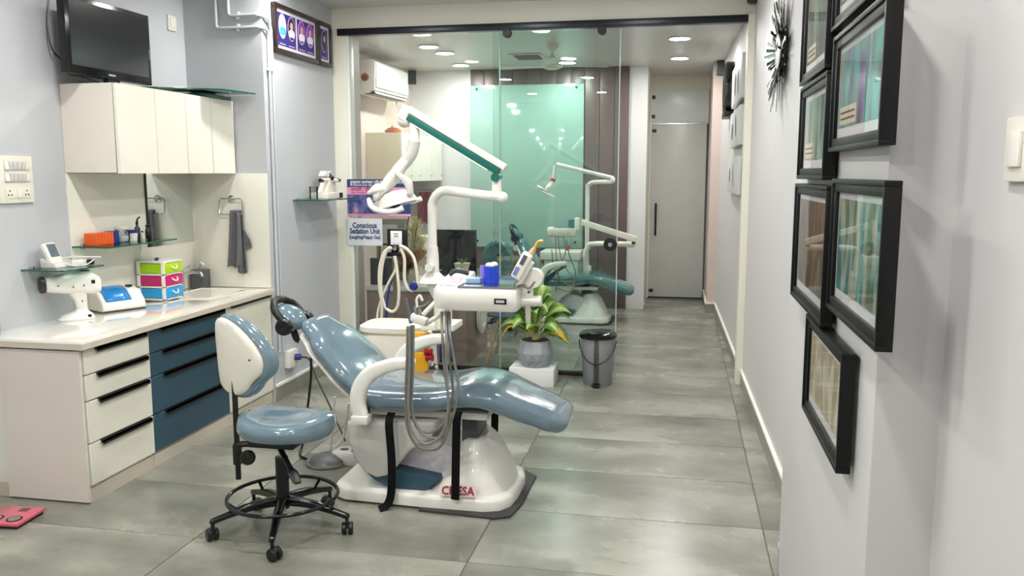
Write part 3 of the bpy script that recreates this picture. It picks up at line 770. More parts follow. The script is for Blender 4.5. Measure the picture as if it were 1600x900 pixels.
portrait_frame('wide dark frame with four oval portraits on indigo prints', yA, yB - .01, 2.345, 2.665, [(yA + .055, (yA + yB) / 2 - .02, 2, [(pa, st_), (pc, sw)]), ((yA + yB) / 2 + .005, yB - .065, 2, [(pb, sw), (pb, sw)])])
portrait_frame('narrow dark frame with a single oval portrait', yB, yC, 2.345, 2.665, [(yB + .055, yC - .055, 1, [(pc, sd)])])

# microscope-like white device on the third shelf
Z3 = 1.3635
t = thing('articulator', 'cream tilting bench instrument with black knobs on the glass shelf beside the poster', 'instrument', (-2.55, 5.85, Z3))
B(-2.63, -2.49, 5.74, 6.00, Z3, Z3 + .045).build('base', plast2_m, t, bevel=0.006)
MB().prism([(5.80, .045), (5.90, .045), (5.93, .14), (5.88, .15)], -2.60, -2.53, 'YZ', Matrix.Translation((0, 0, Z3))).build('arm', plast2_m, t, bevel=0.006)
MB().prism([(5.95, .0), (6.08, .0), (6.02, .16), (5.96, .20), (5.88, .20), (5.84, .165), (5.95, .15)], -2.61, -2.56, 'YZ', Matrix.Translation((0, 0, Z3))).build('back_plate', plast_m, t, bevel=0.006)
MB().tube([(-2.545, 5.76, Z3 + .135), (-2.545, 6.05, Z3 + .128)], .013, 10, sm=False).build('tube', plast2_m, t)
for y in (5.75, 6.06): MB().cyl((-2.545, y - .02, Z3 + .133), (-2.545, y + .02, Z3 + .13), .014, n=12).build('knob', black_m, t)
MB().ell((-2.53, 5.90, Z3 + .15), (.02, .02, .02), n=12, m=8).build('pivot', black_m, t)
B(-2.49, -2.484, 5.945, 5.995, Z3 + .004, Z3 + .04).build('socket', black_m, t)
B(-2.559, -2.556, 5.93, 5.965, Z3 + .15, Z3 + .185).build('panel', mat('lcd_grey', (96, 108, 116), 0.2), t)
t = thing('beaker', 'small clear beaker at the near end of the glass shelf beside the poster', 'beaker', (-2.57, 5.67, Z3))
MB().lathe([(0, .001), (.028, .001), (.03, .01), (.03, .09), (.028, .09), (.028, .012), (0, .012)], (-2.57, 5.67, Z3), 20).build('cup', bottle_g, t)

# posters on the glass
def poster():
    y = YP - .027
    a, b = P(542, 280, Y=y), P(642, 338, Y=y)
    x0, x1, z0, z1 = a.x, b.x, b.z, a.z
    t = thing('poster', 'blue and pink printed poster in Hindi-type script on the glass partition', 'poster', ((x0 + x1) / 2, y, z0))
    B(x0, x1, y, y + .0012, z0, z1).build('sheet', mat('poster_navy', (28, 62, 112), 0.5), t)
    H_ = z1 - z0; W_ = x1 - x0
    B(x0, x1, y - .0008, y, z1 - H_ * .42, z1 - H_ * .22).build('pink_band', mat('poster_pink', (226, 150, 190), 0.5), t)
    B(x0, x1, y - .0008, y, z0, z0 + H_ * .06).build('bottom_band', MATS['poster_pink'], t)
    B(x0, x0 + W_ * .36, y - .0006, y, z0 + H_ * .075, z1 - H_ * .44).build('photo_print', printmat('poster_photo', [(26, 44, 92), (50, 70, 120), (120, 110, 160), (200, 150, 170)], 14), t)
    R_, U_ = (1, 0, 0), (0, 0, 1)
    yy = y - .0012
    dr = mat('poster_red', (140, 20, 60), 0.5); wh = paper_m
    text('तुम्हाला दातांच्या ट्रीटमेंटची भीती वाटते', .030, (x0 + W_ * .05, yy, z1 - H_ * .115), R_, U_, wh, 'heading', t, bold=.0004)
    text('मग घाबरायचे कारण नाही', .020, (x0 + W_ * .05, yy, z1 - H_ * .19), R_, U_, wh, 'subheading', t)
    text('लाफिंग / हॅपी गॅस', .036, (x0 + W_ * .06, yy, z1 - H_ * .325), R_, U_, dr, 'title', t, bold=.0006)
    text('आता उपलब्ध ट्रीटमेंट', .022, (x0 + W_ * .06, yy, z1 - H_ * .395), R_, U_, dr, 'subtitle', t)
    for k, wd in enumerate((.30, .40, .36, .44, .40, .30)):
        B(x0 + W_ * .41, x0 + W_ * (.41 + wd), yy - .0002, yy, z1 - H_ * (.50 + k * .075) - .004, z1 - H_ * (.50 + k * .075) + .004).build('text_line', wh if k else MATS['poster_pink'], t)
    text('Conscious & Sedation Happy Gas Center for kids', .0125, (x0 + W_ * .16, yy, z0 + .006), R_, U_, dr, 'footer', t)
    a, b = P(542, 341, Y=y), P(598, 384, Y=y)
    x0, x1, z0, z1 = a.x, b.x, b.z, a.z
    t = thing('sign_sheet', 'white paper sign reading Conscious Sedation Unit below the poster', 'sign', ((x0 + x1) / 2, y, z0))
    B(x0, x1, y, y + .0012, z0, z1).build('sheet', mat('sign_paper', (214, 216, 222), 0.6), t)
    nv = mat('sign_navy', (28, 48, 92), 0.5); cx = (x0 + x1) / 2
    text('Conscious', .060, (cx, y - .001, P(570, 356, Y=y).z), R_, U_, nv, 'line', t, 'CENTER', bold=.0016, sx=.80)
    text('Sedation Unit', .060, (cx, y - .001, P(570, 365, Y=y).z), R_, U_, nv, 'line', t, 'CENTER', bold=.0016, sx=.76)
    text('(Laughing/Happy Gas)', .040, (cx, y - .001, P(570, 373, Y=y).z), R_, U_, nv, 'line', t, 'CENTER', bold=.0010, sx=.74)
poster()

# bathroom scale
t = thing('bathroom_scale', 'pink glass bathroom scale lying on the floor at the left edge', 'scale', (-3.06, 3.16, 0))
q = [P(0, 787, Z=.025), P(72, 793, Z=.025), P(27, 820, Z=.025)]
p_ = V((q[1].x, q[1].y, 0)); r_ = V((q[2].x, q[2].y, 0)); ex = (p_ - r_); L_ = ex.length; ex.normalize(); ey = V((-ex.y, ex.x, 0))
def sc(u, v, z): return r_ + ex * u * L_ + ey * v * L_ + V((0, 0, z))
MB().loft([[sc(u, v, z) for u, v in ((0, 0), (1, 0), (1, 1), (0, 1))] for z in (.014, .026)]).build('glass_top', mat('pink_glass', (205, 92, 110), 0.2, coat=0.5), t, bevel=0.002)
MB().loft([[sc(u, v, z) for u, v in ((.05, .05), (.95, .05), (.95, .95), (.05, .95))] for z in (.0, .0138)]).build('underside', black_m, t)
MB().loft([[sc(u, v, z) for u, v in ((.72, .30), (.90, .30), (.90, .52), (.72, .52))] for z in (.0262, .0275)]).build('display', mat('scale_display', (110, 62, 66), 0.2), t)
for u, v in ((.28, .28), (.28, .74)):
    MB().lathe([(0, 0), (.034, 0), (.034, .001), (0, .0012)], sc(u, v, .0262), 24).build('foot_pad', black_m, t)
    MB().lathe([(0, 0), (.026, 0), (.026, .001), (0, .0012)], sc(u, v, .0274), 24).build('foot_pad_centre', chrome_m, t)

# ================================================================== DENTAL CHAIRS
def rotm(z=0, y=0, x=0): return (Matrix.Rotation(z, 3, 'Z') @ Matrix.Rotation(y, 3, 'Y') @ Matrix.Rotation(x, 3, 'X'))
def chair_body(t, O, vm, back, head, dz=0.0, straps=True):
    """seat, leg rest, backrest, headrest, armrests and base round the floor point O; the chair lies along x, head at -x"""
    def q(x, y, z): return V(O) + V((x, y, z - (dz if z > .3 else 0)))
    MB().slab([(q(-.33, 0, .50), .25, .058), (q(-.15, 0, .495), .265, .06), (q(.05, 0, .505), .265, .06), (q(.20, 0, .528), .26, .061), (q(.31, 0, .517), .25, .060), (q(.42, 0, .475), .235, .058), (q(.57, 0, .42), .20, .055), (q(.61, 0, .407), .185, .053)], caps=(.03, .06), e=3.1).build('seat_cushion', vm, t)
    bk = [(q(x, 0, z), hw, ht) for x, z, hw, ht in back]
    b = MB().slab(bk, caps=(.04, .05), e=2.7).build('backrest', vm, t)
    # white shell behind the backrest
    T = (bk[-1][0] - bk[0][0]).normalized(); N = V((0, 1, 0)).cross(T)
    if N.z > 0: N = -N
    MB().slab([(bk[i][0] + N * .055, bk[i][1] * .86, .018) for i in range(len(bk))], caps=(.02, .02), e=3).build('shell', plast_m, b)
    hc = q(*head[:3]); R_ = Matrix.Rotation(head[3], 3, 'Y')
    hp_ = MB().ell(hc, (.085, .105, .045), R_, n=26, m=12).build('headrest', vm, t)
    MB().tube([hc + R_ @ V(p) for p in ((.02, -.112, 0), (-.05, -.108, .015), (-.092, -.06, .022), (-.104, 0, .025), (-.092, .06, .022), (-.05, .108, .015), (.02, .112, 0))], .019, 10).build('band', black_m, hp_)
    for sg in (-1, 1):
        MB().lathe([(0, -.025), (.036, -.025), (.042, -.012), (.042, .012), (.036, .025), (.014, .028), (0, .022)], hc + R_ @ V((.035, sg * .12, -.012)), 22, Matrix.Rotation(PI / 2 * -sg, 3, 'X')).build('ear_pad', black_m, hp_)
    MB().tube([hc + R_ @ V((.05, 0, -.05)), hc + R_ @ V((.10, 0, -.07)), bk[-1][0] + N * .05], .018, 10).build('neck', black_m, hp_)
    MB().obox(bk[-1][0] + N * .085 - T * .01, (.05, .09, .07), R_).build('headrest_mount', bone_m, b, bevel=0.006)
    # armrests
    for sg, y in ((-1, -.295), (1, .285)):
        ar = MB().slab([(q(-.27, y, .435), .028, .034), (q(-.285, y, .50), .028, .036), (q(-.27, y, .575), .028, .038), (q(-.215, y, .645), .028, .036), (q(-.12, y, .685), .028, .030), (q(-.03, y, .70), .028, .026)], caps=(.01, .025), e=3.2).build('armrest', plast_m, t)
        B(O[0] - .31, O[0] - .23, O[1] + y - .035, O[1] + y + .035, .405 - dz, .445 - dz).build('foot', plast_m, ar, bevel=0.008)
        for x in (-.29, -.25): pass
        B(O[0] - .29, O[0] - .25, O[1] + min(y, y - sg * .06), O[1] + max(y, y - sg * .06), .43 - dz, .46 - dz).build('hinge', black_m, ar)
    # underside frame
    B(O[0] - .30, O[0] + .30, O[1] - .18, O[1] + .18, .412 - dz, .447 - dz).build('seat_frame', bone_m, t, bevel=0.01)
    # base: low plate, dome, lift arm, side cover
    out = [(-.46, -.16), (-.44, -.22), (-.38, -.255), (0, -.275), (.30, -.275), (.37, -.25), (.41, -.19), (.425, -.08), (.425, .12), (.40, .21), (.33, .255), (0, .26), (-.36, .25), (-.44, .2), (-.46, .14)]
    def ring(k, z, dx=0.0, out_=out): return [q(x * k + dx, y * k, z) for x, y in out_]
    MB().loft([ring(1.0, .012), ring(1.0, .05), ring(.985, .062), ring(.955, .068)]).build('base_plate', plast_m, t)
    MB().prism([(x, y) for x, y in ((.0, -.30), (.36, -.325), (.43, -.29), (.455, -.14), (.46, .24), (.40, .30), (.0, .28))], 0, .0115, 'XY', Matrix.Translation((O[0], O[1], 0))).build('floor_mat', mat('dark_mat', (58, 58, 56), 0.7), t, bevel=0.003)
    # dome: sections stacked upwards, drawn in towards the top and cut open on the seat side
    def dring(z, x0_, x1_, hy, n=28, e=2.5):
        r = []
        cx = (x0_ + x1_) / 2; hx = (x1_ - x0_) / 2
        for j in range(n):
            a = 2 * PI * j / n; c_, s_ = math.cos(a), math.sin(a)
            r.append(q(cx + hx * math.copysign(abs(c_) ** (2 / e), c_), hy * math.copysign(abs(s_) ** (2 / e), s_), z))
        return r
    dm = MB().loft([dring(.06, -.03, .405, .255), dring(.11, .03, .385, .235), dring(.17, .085, .36, .21), dring(.23, .12, .33, .18), dring(.275, .145, .295, .155), dring(.295, .165, .27, .14)]).build('dome', plast_m, t)
    MB().loft([dring(.294, .17, .265, .135), dring(.302, .175, .26, .13)]).build('dome_rim', bone_m, dm)
    B(O[0] + .155, O[0] + .235, O[1] - .10, O[1] + .10, .28, .43 - dz).build('seat_column', mat('dark_grey', (70, 72, 76), 0.4), t, bevel=0.01)
    la = MB().prism([(-.22, .36), (.16, .25), (.09, .09), (-.06, .085), (-.30, .18)], -.13, .13, 'XZ', Matrix.Translation((O[0], O[1], 0))).build('lift_arm', mat('lilac_white', (214, 210, 216), 0.35), t, bevel=0.012)
    MB().prism([(-.30, .15), (-.18, .165), (.08, .125), (.0, .062), (-.14, .062), (-.24, .10)], -.215, .20, 'XZ', Matrix.Translation((O[0], O[1], 0))).build('lift_plate', teal_m, t, bevel=0.004)
    oc = [(-.37, .39), (-.365, .30), (-.34, .21), (-.29, .145), (-.23, .118), (-.17, .135), (-.12, .19), (-.06, .265), (.04, .33), (.07, .41)]
    MB().prism(oc, -.235, .2, 'XZ', Matrix.Translation((O[0], O[1], 0))).build('side_cover', bone_m, t, bevel=0.02, seg=3)
    if straps:
        def strap(pts, wdt=.030, label=None):
            ring_ = []
            pts = cat(pts, 5)
            for i, p in enumerate(pts):
                tt = (pts[min(i + 1, len(pts) - 1)] - pts[max(i - 1, 0)]).normalized(); n_ = V((0, 1, 0)).cross(tt).cross(tt) if False else tt.cross(V((1, 0, 0))).normalized()
                u_ = n_.cross(tt).normalized()
                ring_.append([p + u_ * wdt / 2 * a + n_ * .002 * b_ for a, b_ in ((-1, -1), (1, -1), (1, 1), (-1, 1))])
            MB().loft(ring_).build('strap', mat('strap_black', (9, 9, 10), 0.8, spec=0.2), t)
        strap([q(-.135, -.262, .452), q(-.135, -.30, .41), q(-.125, -.303, .25), q(-.128, -.303, .10), q(-.145, -.31, .03), q(-.18, -.33, .008)], .038)
        strap([q(.185, -.262, .475), q(.185, -.296, .44), q(.18, -.30, .25), q(.175, -.298, .07)], .038)
        strap([q(.235, .262, .475), q(.235, .275, .43), q(.235, .272, .26), q(.23, .272, .20)], .038)
O1 = (-1.15, 3.87, 0)
u1 = thing('dental_chair', 'reclined blue dental chair unit with white base, instrument tray and lamp', 'dental chair', O1)
chair_body(u1, O1, vinyl_m, [(-.28, .50, .24, .05), (-.38, .60, .27, .055), (-.50, .715, .24, .05), (-.60, .80, .15, .042)], (-.745, 0, .838, math.radians(38)))
# maker's plate on the dome
pl = P(692, 765, Y=3.615), P(750, 783, Y=3.615)
MB().loft([[V((x, 3.592 + (.052 - z) * -.0 + (z - .07) * .28, z)) for x, z in ((-1.053, .077), (-.883, .083), (-.883, .130), (-1.053, .124))], [V((x, 3.585 + (z - .07) * .28, z)) for x, z in ((-1.053, .077), (-.883, .083), (-.883, .130), (-1.053, .124))]]).build('name_plate', mat('plate_pink', (232, 210, 205), 0.4), u1)
text('CHESA', .054, (-1.046, 3.5875, .085), (1, 0, .034), (0, .28, 1), mat('logo_red', (140, 28, 30), 0.4), 'name_lettering', u1, bold=.0009, sx=.94)

# ---- spittoon (unit box) behind the chair
ux = P(603, 560, Y=4.42)
def rbox(cx, cy, hx, hy, z, e=3.0, n=32):
    r = []
    for j in range(n):
        a = 2 * PI * j / n; c_, s_ = math.cos(a), math.sin(a)
        r.append(V((cx + hx * math.copysign(abs(c_) ** (2 / e), c_), cy + hy * math.copysign(abs(s_) ** (2 / e), s_), z)))
    return r
sx0, sx1 = P(553, 560, Y=4.35).x, P(672, 560, Y=4.35).x
cx = (sx0 + sx1) / 2; hx = (sx1 - sx0) / 2
sp = MB().loft([rbox(cx, 4.46, hx * .9, .14, .05), rbox(cx, 4.46, hx * .98, .15, .10), rbox(cx, 4.46, hx * 1.0, .155, .40), rbox(cx, 4.46, hx * .96, .15, .60), rbox(cx, 4.46, hx * .84, .135, .665)]).build('spittoon_box', plast2_m, u1)
MB().loft([rbox(cx - .02, 4.46, hx * .80, .13, .666), rbox(cx - .02, 4.46, hx * .86, .14, .68), rbox(cx - .02, 4.46, hx * .84, .137, .705), rbox(cx - .02, 4.46, hx * .70, .11, .722)]).build('lid', plast2_m, sp)
for a, b_ in (((637, 518), (672, 545)), ((645, 550), (669, 590))):
    p0, p1 = P(*a, Y=4.295), P(*b_, Y=4.295)
    B(p0.x, p1.x, 4.285, 4.305, p1.z, p0.z).build('yellow_panel', yellow_m, sp, bevel=0.008)
for px, py in ((672, 550), (674, 559)):
    p0 = P(px, py, Y=4.29); MB().lathe([(0, 0), (.018, 0), (.022, .01), (.012, .02), (.02, .04), (0, .044)], p0 + V((-.03, 0, 0)), 14, Matrix.Rotation(PI / 2, 3, 'Y')).build('red_valve', red_m, sp)
p0 = P(678, 575, Y=4.33)
MB().lathe([(0, 0), (.026, 0), (.03, .01), (.02, .03), (0, .03)], p0, 16, Matrix.Rotation(PI / 2, 3, 'X')).build('valve_wheel', chrome_m, sp)
# water bottle on the unit
p0 = P(697, 565, Y=4.4)
bo = MB().lathe([(0, 0), (.035, 0), (.038, .01), (.038, .15), (.02, .185), (.0, .187)], (p0.x, p0.y, p0.z), 20).build('water_bottle', bottle_g, u1)
MB().lathe([(.0385, 0), (.0388, 0), (.0388, .07), (.0385, .07)], (p0.x, p0.y, p0.z + .03), 20).build('bottle_label', MATS['navy_plastic'], bo)

# ---- lamp post, arms, operating light
YL = 4.25
pq = lambda a, b_, y=YL: P(a, b_, Y=y)
f0 = pq(676, 440)
f1z = pq(676, 398)
uc = MB().tube([V((f0.x + .055, YL, pq(690, 512).z)), V((f0.x + .055, YL, pq(690, 470).z))], .048, 16, sm=False).build('unit_column', plast2_m, u1)
B(f0.x - .06, f0.x + .12, YL - .03, YL + .16, pq(690, 512).z - .012, pq(690, 506).z).build('column_bracket', plast2_m, uc, bevel=0.004)
MB().cyl((f0.x + .055, YL, pq(690, 470).z), (f1z.x, YL, pq(676, 441).z + .002), .04).build('column_neck', plast2_m, uc)
f1 = pq(676, 398)
lp = MB().loft([[V((f1.x + r * math.cos(2 * PI * j / 16), YL + r * math.sin(2 * PI * j / 16), z)) for j in range(16)] for r, z in ((.075, pq(676, 441).z), (.06, pq(676, 433).z), (.034, pq(676, 425).z), (.032, pq(676, 400).z), (.027, pq(676, 385).z))]).build('post_socket', plast_m, u1)
k0 = pq(676, 416)
MB().cyl(k0 + V((0, -.03, 0)), k0 + V((0, -.075, 0)), .022).build('clamp_knob', plast_m, lp)
MB().cyl(k0 + V((-.03, -.06, .0)), k0 + V((.02, -.06, 0)), .007).build('clamp_bar', black_m, lp)
# the swivel arm comes forward and right
e1 = pq(783, 308, 4.05)
MB().tube([V((f1.x, YL, f1.z)), V((f1.x, YL, pq(676, 335).z)), V((f1.x + .004, YL, pq(679, 316).z)), V((f1.x + .04, YL - .015, pq(690, 302).z)), V((f1.x + .09, YL - .035, pq(705, 298).z)), (V((f1.x + .09, YL - .035, pq(705, 298).z)) + e1) / 2, e1], .0235, 16, k=6).build('lamp_post', plast_m, u1)
MB().ell(e1 + V((.004, 0, 0)), (.03, .03, .027), n=16, m=8).build('post_end', plast_m, u1)
r1 = pq(776, 283, 4.05)
rs = MB().cyl(V((r1.x, 4.05, e1.z)), pq(776, 276, 4.05), .026, .021).build('riser', plast_m, u1)
MB().cyl(pq(776, 277, 4.05) + V((0, -.034, 0)), pq(776, 277, 4.05) + V((0, .034, 0)), .022).build('pivot', green_m, rs)
# spring arm: a white top channel over a green side
a0, a1 = pq(783, 266, 4.05), pq(638, 178, 4.05)
ax = (a1 - a0); AL = ax.length; ax.normalize(); an = V((0, 1, 0)).cross(ax).normalized()
if an.z < 0: an = -an
mid = (a0 + a1) / 2
Mr = Matrix((ax, V((0, 1, 0)), an)).transposed()
sa = MB().obox(mid + an * .022, (AL + .03, .062, .030), Mr).build('spring_arm', plast_m, u1, bevel=0.008)
MB().obox(mid - an * .010, (AL - .01, .052, .036), Mr).build('green_channel', green_m, sa, bevel=0.003)
MB().obox(mid - an * .031, (AL * .80, .05, .007), Mr).build('lower_rail', plast_m, sa, bevel=0.002)
MB().tube([a1 + an * .03 + ax * .012 + V((0, -.0, 0)), a1 - an * .035 + ax * .012], .034, 16, sm=False).build('arm_end', plast_m, sa)
MB().ell(a1 - an * .042, (.035, .03, .03), n=14, m=8).build('elbow', mat('elbow_beige', (214, 208, 196), 0.4), sa)
# neck down to the light
n0, n1, n2, n3 = pq(648, 196, 4.05), pq(648, 222, 4.05), pq(641, 243, 4.05), pq(620, 268, 4.05)
dn = MB().cyl(pq(647, 190, 4.05), n1, .025).build('drop_tube', plast_m, u1)
MB().tube([n1 + V((0, 0, .005)), n2, n3], .030, 14, k=5).build('neck', bone_m, dn)
lh0, lh1 = pq(636, 250, 4.05), pq(592, 306, 4.05)
ol = MB().slab([(lh0, .03, .022), ((lh0 + lh1) / 2, .045, .030), (lh1, .038, .024)], W=(0, 1, 0), caps=(.02, .03), e=3).build('operating_light', plast_m, u1)
MB().cyl(lh1 + V((.005, -.05, .01)), lh1 + V((.005, .05, .01)), .017).build('pivot', bone_m, ol)
bc = pq(622, 308, 4.05)
RB = Matrix.Rotation(math.radians(-16), 3, 'Y')
MB().lathe([(.012, .075), (.05, .068), (.085, .045), (.105, .0), (.10, -.002), (.08, .035), (.045, .055), (.01, .06)], bc + V((0, 0, -.04)), 26, RB, sx=1.0, sy=1.1).build('reflector', bone_m, ol)
MB().slab([(pq(622, 272, 4.0), .02, .012), (pq(637, 285, 4.0), .022, .02), (pq(641, 300, 4.0), .022, .014)], caps=(.02, .02)).build('rear_fin', bone_m, ol)
MB().slab([(pq(583, 300, 4.05), .06, .012), (pq(592, 295, 4.05), .06, .026), (pq(602, 294, 4.05), .05, .02)], caps=(.02, .02)).build('side_lobe', plast_m, ol)
MB().lathe([(0, 0), (.02, 0), (.03, .012), (.028, .03), (0, .03)], bc + V((-.02, 0, -.055)), 16).build('bulb_holder', black_m, ol)
MB().slab([(pq(594, 306, 4.05), .02, .014), (pq(588, 330, 4.05), .02, .016)], caps=(.005, .005)).build('handle_bracket', plast_m, ol)
MB().tube([pq(577, 312, 4.03), pq(580, 322, 3.98), pq(592, 329, 3.95), pq(612, 331, 3.94), pq(630, 325, 3.95)], .014, 10).build('handle', plast_m, ol)
MB().tube([pq(632, 312, 4.05), pq(645, 315, 4.05), pq(658, 310, 4.05)], .013, 10).build('handle', plast_m, ol)

# ---- instrument console
YF = 3.53
zb, zt = P(750, 487, Y=YF).z, P(750, 453, Y=YF).z
def cx_(px, y=YF): return P(px, 460, Y=y).x
xl, xr = cx_(668) , cx_(806)
outl = [(xl, 3.66), (xl + .01, 3.59), (xl + .06, 3.545), (xl + .13, YF), (xr - .015, YF), (xr, YF + .015), (xr + .0, 3.93), (xr - .02, 3.96), (xl + .06, 3.96), (xl + .01, 3.90)]
def orr(z, k, dx=0, dz=None):
    cxx, cyy = (xl + xr) / 2, 3.745
    return [V((cxx + (x - cxx) * k + dx, cyy + (y - cyy) * k, z + (.012 if (dz and x < xl + .1) else 0))) for x, y in outl]
tc_ = MB().loft([orr(zb, .955, .006), orr(zb + .008, .985, .003), orr(zb + .05, 1.0), orr(zt - .012, .995), orr(zt, .965)]).build('instrument_console', plast_m, u1)
B(xl + .135, xr - .012, YF + .03, 3.93, zt + .0003, zt + .006).build('steel_tray', steel_m, tc_, bevel=0.002)
tr = MB().box(xl + .13, xr - .008, YF + .022, YF + .03, zt, zt + .012).box(xl + .13, xr - .008, 3.93, 3.938, zt, zt + .012).box(xl + .13, xl + .136, YF + .03, 3.93, zt, zt + .012).box(xr - .013, xr - .008, YF + .03, 3.93, zt, zt + .012)
tr.build('tray_rim', chrome_m, tc_)
cw = [(3.575, zt - .012), (3.585, zt + .002), (3.88, zt + .040), (3.90, zt + .03), (3.90, zt - .012)]
MB().loft([[V((xx + (.012 if yv < 3.6 else 0), yv, zv)) for yv, zv in cw] for xx in (xl + .012, xl + .02, xl + .115, xl + .128)]).build('control_head', plast_m, tc_, bevel=0.006)
MB().loft([[V((xl + .035, 3.60, zt + .005)), V((xl + .108, 3.60, zt + .005)), V((xl + .108, 3.74, zt + .023)), V((xl + .035, 3.74, zt + .023))], [V((xl + .035, 3.60, zt + .0075)), V((xl + .108, 3.60, zt + .0075)), V((xl + .108, 3.74, zt + .0255)), V((xl + .035, 3.74, zt + .0255))]]).build('control_panel', printmat('pink_panel', [(150, 110, 130), (205, 170, 180), (235, 225, 228)], 60), tc_)
MB().tube([(xl + .03, 3.78, zt + .032), (xl + .06, 3.79, zt + .05), (xl + .12, 3.80, zt + .04)], .012, 8).build('console_handle', black_m, tc_)
p0 = P(772, 466, Y=YF)
B(p0.x, p0.x + .055, YF - .004, YF + .004, zb + .035, zb + .06).build('badge', black_m, tc_, bevel=0.002)
B(p0.x + .009, p0.x + .046, YF - .0055, YF - .003, zb + .042, zb + .053).build('badge_inset', mat('logo_grey', (190, 190, 195), 0.4), tc_)
# arm carrying the console
MB().cyl(V((xr - .02, 3.66, zb + .03)), V((cx_(846, 3.66), 3.66, zb + .035)), .024).build('console_arm', plast_m, u1)
vx = cx_(827, 3.66)
MB().obox((vx, 3.66, zb + .085), (.035, .03, .13)).build('holder_post', plast_m, u1, bevel=0.006)
MB().cyl((vx, 3.645, zb + .075), (vx, 3.640, zb + .075), .005).build('screw', black_m, u1)
MB().obox((vx - .005, 3.66, zb - .02), (.022, .022, .09)).build('holder_foot', bone_m, u1, bevel=0.004)
dk = P(834, 434, Y=3.66)
MB().cyl(dk + V((0, -.03, 0)), dk + V((0, .03, 0)), .042, n=26).build('holder_disc', plast_m, u1)
MB().tube([(xr - .005, 3.67, zt - .02), (vx - .045, 3.67, zt + .01), (vx, 3.66, zt + .0)], .014, 10, sm=False).build('holder_link', plast_m, u1)
RT = Matrix.Rotation(math.radians(28), 3, 'Y')
dv = P(816, 415, Y=3.62)
dvo = MB().obox(dv, (.048, .045, .125), RT).build('curing_light', plast_m, u1, bevel=0.010, seg=3)
MB().obox(dv + RT @ V((.030, .01, -.02)), (.022, .05, .11), RT).build('cradle', bone_m, dvo, bevel=0.006)
MB().obox(dv + RT @ V((-.004, -.023, .028)), (.018, .004, .045), RT).build('display', mat('lcd_dark', (92, 88, 92), 0.25), dvo)
MB().obox(dv + RT @ V((-.010, -.023, -.030)), (.018, .004, .04), RT).build('sticker', mat('violet_label', (120, 130, 200), 0.4), dvo)
MB().tube([dv + RT @ V((.01, 0, .06)), dv + RT @ V((.012, 0, .095))], (.016, .009), 10, sm=False).build('nozzle', mat('tan_plastic', (196, 170, 140), 0.4), dvo)
MB().tube([dv + RT @ V((.012, 0, .095)), dv + RT @ V((.012, 0, .125)), dv + RT @ V((.03, 0, .14))], .006, 8).build('light_tip', mat('amber', (226, 170, 50), 0.3), dvo)
MB().tube([V((vx - .02, 3.63, zt + .02)), V((vx - .06, 3.62, zt + .0)), V((vx - .05, 3.62, zt + .03)), V((vx - .0, 3.62, zt + .0)), V((vx + .03, 3.63, zt + .03))], .004, 6).build('cord', hose_m, u1)
# instrument holder with handpieces and hoses at the left end
hb = P(655, 503, Y=3.60)
ih = MB().obox(hb + V((.0, 0, .012)), (.075, .05, .035), rotm(0, .35)).build('instrument_holder', plast_m, u1, bevel=0.006)
for k, (a, b_) in enumerate((((643, 505), (634, 466)), ((652, 505), (648, 478)), ((657, 502), (655, 482)))):
    MB().tube([P(*a, Y=3.585 + k * .012), P(*b_, Y=3.585 + k * .012)], (.011, .006), 10, sm=False).build('handpiece', steel_m if k else mat('grey_metal', (120, 122, 124), 0.3, metal=.6), ih)
MB().tube([P(652, 480, Y=3.6), P(651, 468, Y=3.6), P(656, 462, Y=3.6), P(660, 470, Y=3.6)], .006, 8).build('saliva_tip', plast_m, ih)
MB().tube([P(655, 480, Y=3.6), P(664, 476, Y=3.6), P(671, 471, Y=3.6)], .0025, 6).build('probe', steel_m, ih)
for k, (a, b_) in enumerate((((660, 493), (690, 462)), ((664, 507), (700, 486)))):
    MB().tube([P(*a, Y=3.62), (P(*a, Y=3.62) + P(*b_, Y=3.72)) / 2 + V((.008, 0, .008)), P(*b_, Y=3.72)], .011, 10).build('holder_arm', plast_m, u1)
def hose(pts, r, m, y=3.55):
    MB().tube([P(a, b_, Y=y + (c_[0] if c_ else 0)) for a, b_, *c_ in pts], r, 8, k=6).build('hose', m, u1)
hose([(637, 510), (636, 560), (634, 620), (636, 665), (650, 695), (672, 703), (690, 695), (702, 660), (700, 620), (694, 570), (691, 520), (690, 488, .12)], .0065, hose_m, 3.52)
hose([(640, 510), (640, 570), (638, 630), (642, 670), (660, 692), (678, 690), (692, 675), (700, 640), (698, 580), (697, 530), (697, 488, .12)], .0065, hoseg_m, 3.505)
hose([(643, 508), (643, 570), (642, 630), (650, 665), (665, 675), (682, 672), (697, 655), (707, 620), (706, 590), (701, 550), (700, 488, .12)], .0065, hose_m, 3.54)
hose([(646, 508), (645, 580), (644, 640), (655, 672), (668, 682), (685, 684), (700, 672), (714, 625), (716, 600), (709, 560), (703, 520), (702, 488, .12)], .0065, hoseg_m, 3.53)

